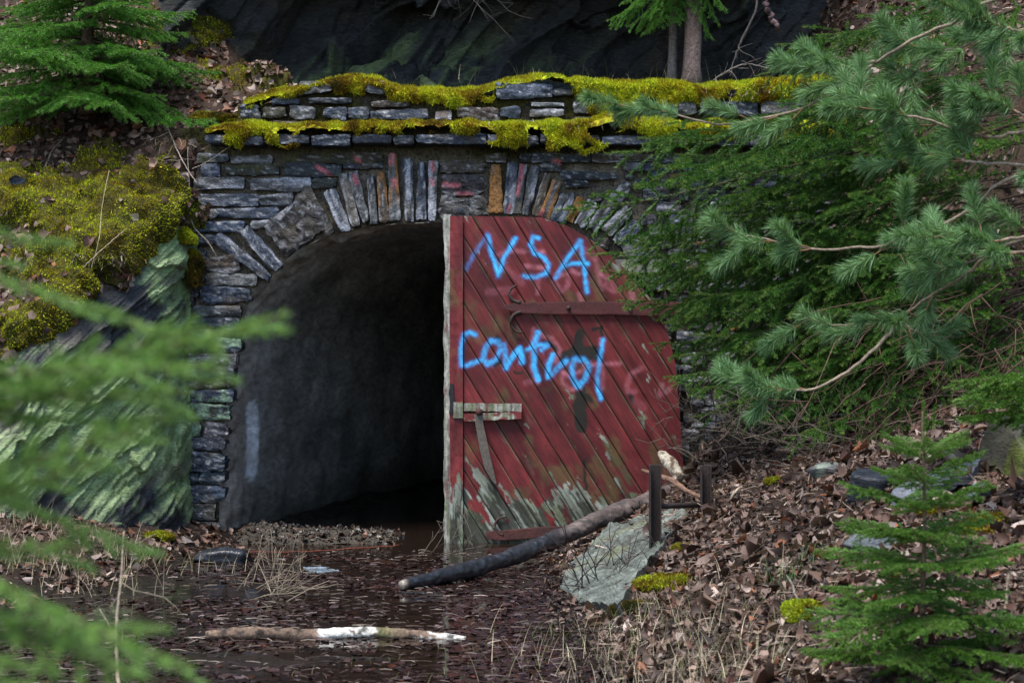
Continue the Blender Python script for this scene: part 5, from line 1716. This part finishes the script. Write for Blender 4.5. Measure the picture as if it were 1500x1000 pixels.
PB_ = [([(905, 162, 8.4), (950, 160, 8.35), (990, 168, 8.3), (1030, 178, 8.25), (1070, 182, 8.2), (1130, 170, 8.15), (1185, 155, 8.1), (1235, 122, 8.0), (1283, 92, 7.9), (1340, 56, 7.8), (1400, 30, 7.7), (1470, -5, 7.6), (1800, -100, 7.6)], .16, 4),
       ([(1140, 85, 8.1), (1175, 97, 8.05), (1215, 101, 8.0), (1250, 97, 8.0), (1283, 90, 7.9)], .75, 2),
       ([(1225, 135, 7.7), (1260, 155, 7.65), (1300, 163, 7.6), (1370, 180, 7.6), (1450, 200, 7.55), (1520, 190, 7.5), (1800, 160, 7.6)], .33, 9),
       ([(1035, 328, 7.9), (1075, 340, 7.85), (1130, 352, 7.8), (1190, 365, 7.75), (1250, 363, 7.7), (1300, 358, 7.65), (1370, 335, 7.6), (1430, 300, 7.55), (1500, 255, 7.5), (1800, 200, 7.6)], .14, 8),
       ([(1178, 460, 8.0), (1215, 475, 7.95), (1275, 475, 7.9), (1320, 462, 7.85), (1360, 435, 7.8), (1411, 405, 7.7), (1500, 350, 7.6), (1800, 300, 7.6)], .13, 7),
       ([(1055, 545, 7.9), (1095, 563, 7.85), (1140, 569, 7.8), (1190, 570, 7.8), (1240, 545, 7.8), (1280, 512, 7.8), (1320, 470, 7.8)], .34, 3),
       ([(1355, 335, 7.5), (1400, 345, 7.45), (1450, 355, 7.4), (1520, 345, 7.4), (1800, 330, 7.6)], .3, 6),
       ([(1380, 395, 7.5), (1420, 385, 7.45), (1480, 370, 7.4), (1800, 350, 7.6)], .25, 5),
       ([(1340, 225, 7.7), (1400, 232, 7.6), (1460, 240, 7.5), (1800, 250, 7.6)], .3, 7),
       ([(1300, 60, 7.9), (1370, 75, 7.8), (1440, 60, 7.7), (1520, 40, 7.6), (1800, 0, 7.6)], .25, 7),
       ([(1420, 20, 7.4), (1470, 40, 7.4), (1540, 50, 7.4), (1800, 40, 7.6)], .3, 5),
       ([(1340, 85, 8.0), (1330, 115, 7.9), (1350, 100, 7.9), (1400, 70, 7.8)], .5, 3),
       ([(1440, 150, 7.4), (1480, 160, 7.4), (1540, 170, 7.4), (1800, 150, 7.6)], .3, 5),
       ([(1375, 505, 7.8), (1350, 490, 7.8), (1330, 480, 7.8), (1315, 465, 7.8)], .35, 1)]
for k, (pts, tf, sd_) in enumerate(PB_):
    pine_branch(pts, tf, 400 + k, sides=sd_)

# spruce right in front of the camera on the left, out of focus
FS = .68
f0 = np.array([-1.0 * FS, 2.35 * FS, 0.0])
fore = make_tree('young_spruce', f0, 2.0, .016, 'out-of-focus spruce branches reaching in from the left foreground', 'young spruce', seed=51)
for k, (x, y, Y) in enumerate([(410, 448, 2.3), (300, 470, 2.35), (335, 530, 2.2), (250, 505, 2.3), (275, 560, 2.25), (215, 615, 2.2), (260, 600, 2.35), (110, 350, 2.5), (40, 380, 2.4), (150, 660, 2.2), (90, 700, 2.25),
                               (235, 805, 2.3), (120, 790, 2.2), (285, 965, 2.1), (230, 905, 2.2), (200, 990, 2.15), (120, 930, 2.2), (60, 880, 2.2), (20, 560, 2.2), (60, 620, 2.3), (150, 1010, 2.0), (330, 500, 2.4), (40, 960, 2.1)]):
    tip = P(x, y, Y * FS)
    bz = tip[2] + .02 + .10 * (y > 400) * (1 if k % 2 else -.3)
    if k in (0, 1, 3, 5, 9):
        bz = tip[2] - .12
    add_branch(fore, *FORE[k % 4], np.array([f0[0], f0[1], bz]), tip, rs.uniform(-.5, .1))

# ------------------------------------------------------------ ground cover
LEAFC = [(.13, .08, .06), (.19, .13, .105), (.08, .04, .028), (.32, .25, .215), (.045, .026, .02), (.18, .065, .03)]
LEAFW = [4, 3, 4, 1.3, 4, .6]
WETC = [(.026, .014, .013), (.038, .021, .021), (.013, .008, .008), (.08, .058, .062), (.06, .018, .009)]
rg = np.random.default_rng(77)
# right bank
X, Y = rg.uniform(.1, 4.4, 30000), rg.uniform(4.4, 14.6, 30000)
p, n = on_ground(X, Y)
vx, vy = proj(p)
bk = (p[:, 2] > .05) & (vx < 1650) & (vy > -60) & (vy < 1080) & ((X > 2.15) | (Y < 11.9)) & ~((Y > 11.3) & (X < 1.27))
dens = np.clip(.85 + 1.1 * fbm(p, 1.5, 4, 5) - .5 * sm(Y, 9.5, 11.5) * (X < 2.6), .08, 1)
SLABP = [(820, 862), (834, 828), (868, 796), (893, 768), (950, 754), (1003, 740), (1008, 756), (975, 790), (940, 835), (905, 884), (850, 882)]
bk &= ~(in_poly(vx, vy, SLABP) & (rg.random(len(X)) < .97))
bk &= rg.random(len(X)) < dens
p, n = p[bk], n[bk]
V, Q, C = leaves(p, n, pal(len(p), rg, LEAFC, LEAFW), rg, .054, .5, .012, .95)
put(Geo().add(V, Q, C=C), 'leaf_litter', M['leaf'], label='brown and pinkish dead leaves covering the bank on the right', cat='dead leaves', kind='stuff')
X, Y = rg.uniform(.2, 3.6, 16000), rg.uniform(5.0, 12.2, 16000)
p, n = on_ground(X, Y)
vx, vy = proj(p)
bk = (vx < 1600) & (vy < 1080) & ((X > 2.15) | (Y < 11.9)) & ~((Y > 11.3) & (X < 1.27)) & ~(in_poly(vx, vy, SLABP) & (rg.random(len(X)) < .9))
V, Q, C = leaves(p[bk], n[bk], pal(bk.sum(), rg, [(.06, .035, .025), (.035, .022, .018), (.12, .08, .06), (.02, .014, .012)], var=.4), rg, .026, .5, .014, .8)
put(Geo().add(V, Q, C=C), 'leaf_litter', M['leaf'], label='small dark crumbled leaf fragments between the larger leaves of the right bank', cat='leaf fragments', kind='stuff')
# mud floor
X, Y = rg.uniform(-4, 1.6, 30000), rg.uniform(5.8, 12.0, 30000)
p, n = on_ground(X, Y)
vx, vy = proj(p)
k_ = (p[:, 2] < .16) & (vy < 1100) & (vx > -80) & (rg.random(len(X)) < np.clip(.40 + 1.9 * fbm(p * [1, 2.2, 1], 1.5, 5, 8) + .5 * sm(X, -.6, .3) - .6 * sm(Y, 10.2, 11.0), .03, 1))
k_ &= ~((Y > 11.5) & (X > -2.1))
p, n = p[k_], n[k_]
p[:, 2] = np.maximum(p[:, 2], .0)
n = nrm(n + [0, 0, 1.5])
V, Q, C = leaves(p, n, pal(len(p), rg, WETC, [4, 3, 4, 1.2, .6], .3), rg, .040, .05, .001, .05)
put(Geo().add(V, Q, C=C), 'wet_leaf_litter', M['wet_leaf'], label='dark wet leaves matted over the muddy floor before the tunnel', cat='wet leaves', kind='stuff')
# left bank under the rock face
X, Y = rg.uniform(-4.6, -1.9, 5000), rg.uniform(7.5, 12.2, 5000)
p, n = on_ground(X, Y)
k_ = (p[:, 2] > .03) | (Y > 10.9)
p[:, 2] = np.maximum(p[:, 2], 0)
V, Q, C = leaves(p[k_], n[k_], pal(k_.sum(), rg, LEAFC, LEAFW), rg, .05, .4, .008, .6)
put(Geo().add(V, Q, C=C), 'leaf_litter', M['leaf'], label='dead leaves lying along the foot of the lichen rock at the left', cat='dead leaves', kind='stuff')
# debris: needles and short twigs in the mud and on the bank
def debris(X, Y, cols, label, L=.07, seed=1, name='twig_litter', flat_=.25, bend=.006):
    p, n = on_ground(X, Y)
    p[:, 2] = np.maximum(p[:, 2], 0) + .008
    r_ = np.random.default_rng(seed)
    N = len(p)
    d = nrm(r_.normal(0, 1, (N, 3)) * [1, 1, flat_])
    s = nrm(np.cross(d, n))
    ln = L * r_.uniform(.3, 1.6, (N, 1))
    w2 = r_.uniform(.0009, .002, (N, 1))
    md = p + r_.normal(0, bend, (N, 3)) * [1, 1, .4] + n * bend
    a, b = p - d * ln / 2, p + d * ln / 2
    V = np.stack([a - s * w2, a + s * w2, md - s * w2, md + s * w2, b - s * w2 * .5, b + s * w2 * .5, a + n * w2 * 2, md + n * w2 * 2, b + n * w2], 1)
    f = np.array([[0, 6, 7, 2], [6, 1, 3, 7], [2, 7, 8, 4], [7, 3, 5, 8]])
    Q = (f[None] + (np.arange(N) * 9)[:, None, None]).reshape(-1, 4)
    C = np.repeat(pal(N, r_, cols, var=.35), 9, 0)
    put(Geo().add(V.reshape(-1, 3), Q, C=C), name, M['straw'], label=label, cat='twigs', kind='stuff')
debris(rg.uniform(-3.6, 1.4, 3200), rg.uniform(5.8, 11.4, 3200), [(.05, .035, .03), (.08, .06, .05), (.02, .015, .014), (.16, .13, .11)], 'bits of twig and needle scattered over the wet mud', .06, 3, flat_=.04, bend=.002)
xb, yb = rg.uniform(.4, 4.2, 9000), rg.uniform(4.6, 13.5, 9000)
kk_ = (xb > 2.2) | (yb < 11.8)
debris(xb[kk_], yb[kk_], [(.10, .07, .055), (.17, .13, .10), (.05, .035, .03), (.28, .22, .18)], 'thin dead twigs and stalks strewn among the leaves of the right bank', .10, 4)
# left slope
p, n = sample_grid(HL, 17000, rg, nn)
vx, vy = proj(p)
mpv = moss_pref(vx, vy, p)
k_ = (mpv < .04 + .1 * rg.normal(0, 1, len(p))) & (vx > -150) & (vy > -80) & (vy < 600)
k_ |= (rg.random(len(p)) < .05)
k_ &= ~((p[:, 1] > 13.3) & (vx > 330))
V, Q, C = leaves(p[k_], n[k_], pal(k_.sum(), rg, LEAFC, [4, 3, 5, 1.2, 3, .8]), rg, .058, .4, .012, .6)
put(Geo().add(V, Q, C=C), 'leaf_litter', M['leaf'], label='dead leaves and debris on the slope round the upper left spruce', cat='dead leaves', kind='stuff')
p, n = sample_grid(HL, 330000, rg, nn)
vx, vy = proj(p)
k_ = (moss_pref(vx, vy, p) > .05) & (vx > -80) & (vy > -60) & (vx < 420)
V, T, C = tufts(p[k_], n[k_], moss_col(p[k_], rg, .12), rg, .019, .004)
put(Geo().add(V, T=T, C=C), 'moss', M['tuft'], label='thick yellow and green moss carpeting the bank above the lichen rock', cat='moss', kind='stuff')

def moss_patch(cx, cy, Y, rx, ry, rz, label, seed, N=9000, green=0.3):
    if Y is None:
        rx, ry, rz, green = rx * .78, ry * .8, rz * .7, green - .35
    rg = np.random.default_rng(seed)
    th, ph = np.meshgrid(np.linspace(0, 2 * np.pi, 48), np.linspace(0, np.pi * .62, 18), indexing='ij')
    d = np.stack([np.cos(th) * np.sin(ph), np.sin(th) * np.sin(ph), np.cos(ph)], -1)
    g3 = d * np.array([rx, ry, rz * .8]) * (1 + .75 * fbm(d * np.array([rx, ry, rz]) * 9, 1, 4, seed)[..., None])
    if Y is None:
        c = gpt(cx, cy + 8) - [0, 0, .02]
    else:
        c = P(cx, cy, Y)
    g3 = g3 + c
    n = nrm(d / np.array([rx, ry, rz]))
    g = Geo().add(g3, grid_faces(48, 18), C=moss_col(g3.reshape(-1, 3), rg, green) * .6)
    p, pn = sample_grid(g3, N, rg, n)
    V, T, C = tufts(p, pn, moss_col(p, rg, green - .25) * [.75, .85, 1], rg, .012, .0035)
    g.add(V, T=T, C=C, m=1)
    return put(g, 'moss_clump', [M['moss'], M['tuft']], label=label, cat='moss', kind='stuff')
moss_patch(990, 848, None, .26, .18, .11, 'bright green moss cushion on the bank below the metal frame', 501, 14000)
moss_patch(1010, 790, None, .16, .12, .06, 'green moss cushion beside the right end of the slate slab', 502)
moss_patch(940, 880, None, .16, .12, .06, 'yellow-green moss at the lower right edge of the slate slab', 503)
moss_patch(1148, 693, None, .10, .08, .035, 'small round moss patch alone among the leaves up the right bank', 504, 5000)
moss_patch(830, 818, None, .05, .05, .03, 'tiny yellow moss patch between log and slab', 505, 3000)
moss_patch(1017, 733, None, .06, .05, .025, 'thin strip of moss behind the crossbar', 506, 3000)
moss_patch(1190, 890, None, .12, .12, .13, 'dark green mossy hummock left of the young spruce', 507, 9000, .7)
moss_patch(318, 176, 12.22, .22, .12, .07, 'mossy turf lump where the left end of the parapet meets the slope', 513, 9000, 0)
moss_patch(285, 405, 11.86, .06, .06, .24, 'dark hanging moss at the junction of rock face and wall', 508, 9000, -.3)
moss_patch(272, 352, 11.8, .07, .07, .10, 'green moss tuft on the upper corner of the rock face', 509, 6000, .4)
moss_patch(225, 788, 11.2, .14, .10, .06, 'dark moss at the foot of the lichen rock', 510, 5000, -.2)
moss_patch(1455, 760, None, .2, .12, .10, 'dark moss hanging below the olive boulder', 511, 5000, -.2)
moss_patch(1390, 735, None, .14, .12, .07, 'moss clump left of the olive boulder', 512, 5000, 0)

def grass(cx, cy, n, L, spread, label, colr, seed, lo=4.5, hi=12.5, droop=.35, surf=None, w_=.0022, pts=None):
    rg = np.random.default_rng(seed)
    base = gpt(cx, cy, lo, hi) if surf is None else P(*surf)
    if pts is None:
        X = base[0] + rg.normal(0, spread[0], n)
        Y = base[1] + rg.normal(0, spread[1], n)
        z = np.maximum(hgt(X, Y), 0) if surf is None else base[2] + rg.normal(0, .02, n)
        b = np.stack([X, Y, z], -1)
    else:
        b = pts
        n = len(b)
    a = rg.uniform(0, 6.28, n)
    out = np.stack([np.cos(a), np.sin(a), a * 0], -1)
    ln = (L * rg.uniform(.4, 1.2, n))[:, None]
    sdv = np.stack([-np.sin(a), np.cos(a), a * 0], -1) * w_ * .5
    V = np.zeros((n, 6, 2, 3))
    dr = rg.uniform(.3, 1.3, n)[:, None] * droop
    for k in range(6):
        f = k / 5
        p = b + out * ln * (f * .35 + f * f * .45 * dr) + np.array([0, 0, 1]) * ln * (f * .85 - f * f * .75 * dr)
        V[:, k, 0] = p - sdv * (1 - f * .8)
        V[:, k, 1] = p + sdv * (1 - f * .8)
    base_f = grid_faces(6, 2)
    Q = (base_f[None] + (np.arange(n) * 12)[:, None, None]).reshape(-1, 4)
    C = np.repeat(pal(n, rg, colr, var=.25), 12, 0)
    return put(Geo().add(V.reshape(-1, 3), Q, C=C), 'grass', M['straw'], label=label, cat='grass', kind='stuff')
STRAW = [(.30, .26, .17), (.22, .18, .12), (.38, .33, .23), (.12, .13, .05)]
GRN = [(.06, .11, .025), (.09, .14, .04), (.2, .18, .1)]
grass(950, 950, 480, .20, (.30, .45), 'pale withered grass at the foot of the right bank', STRAW, 601, w_=.003)
grass(1040, 990, 260, .20, (.25, .25), 'withered grass at the bottom edge below the mossy cushion', STRAW, 602, w_=.003)
grass(900, 915, 160, .10, (.25, .2), 'short green grass blades below the slate slab', GRN, 603)
grass(120, 790, 420, .22, (.45, .14), 'dry straw grass along the foot of the lichen rock', STRAW, 604, w_=.003)
grass(40, 830, 250, .25, (.35, .2), 'dry grass on the leaf bank at the left edge', STRAW, 605, w_=.003)
grass(1160, 840, 90, .16, (.1, .12), 'dark green grass tuft in the leaves left of the young spruce', [(.03, .08, .02), (.05, .11, .03)], 606, w_=.003)
grass(620, 985, 60, .07, (.5, .3), 'small green blades growing in the mud at the bottom', GRN, 607)
grass(0, 0, 60, .22, (.7, .03), 'pale bent grass stems standing on the mossy parapet', STRAW, 608, surf=(850, 118, 12.15))
grass(0, 0, 60, .22, (.5, .03), 'pale grass stems drooping over the ledge above the arch', STRAW, 609, surf=(820, 185, 11.82), droop=1.3)
grass(0, 0, 70, .24, (.10, .04), 'dead grass tuft hanging at the left corner of the wall', STRAW, 610, surf=(255, 215, 11.95), droop=1.4)
grass(0, 0, 130, .16, (.3, .05), 'dead grass between the moss cushions on the left slope', STRAW, 611, surf=(110, 385, 11.2), droop=1.3)
grass(0, 0, 120, .2, (.16, .1), 'dead grass tuft under the mossy ledge at the top left', STRAW, 612, surf=(235, 62, 13.3), droop=1.3)
grass(0, 0, 80, .2, (.1, .1), 'straw tuft hanging on the right end of the parapet', STRAW, 613, surf=(1095, 140, 12.0), droop=1.5)

GROUPS = {'stick': 'sticks lying round the tunnel mouth', 'bare_stem': 'bare stems of plants', 'stone': 'loose stones', 'stone_slab': 'loose slate slabs',
          'young_spruce': 'young spruces', 'conifer_tree': 'trunks behind the parapet', 'fallen_branch': 'fallen branches'}
for o in COL.objects:
    b_ = o.name.split('.')[0]
    if o.parent is None and b_ in GROUPS and 'kind' not in o:
        o['group'] = GROUPS[b_]
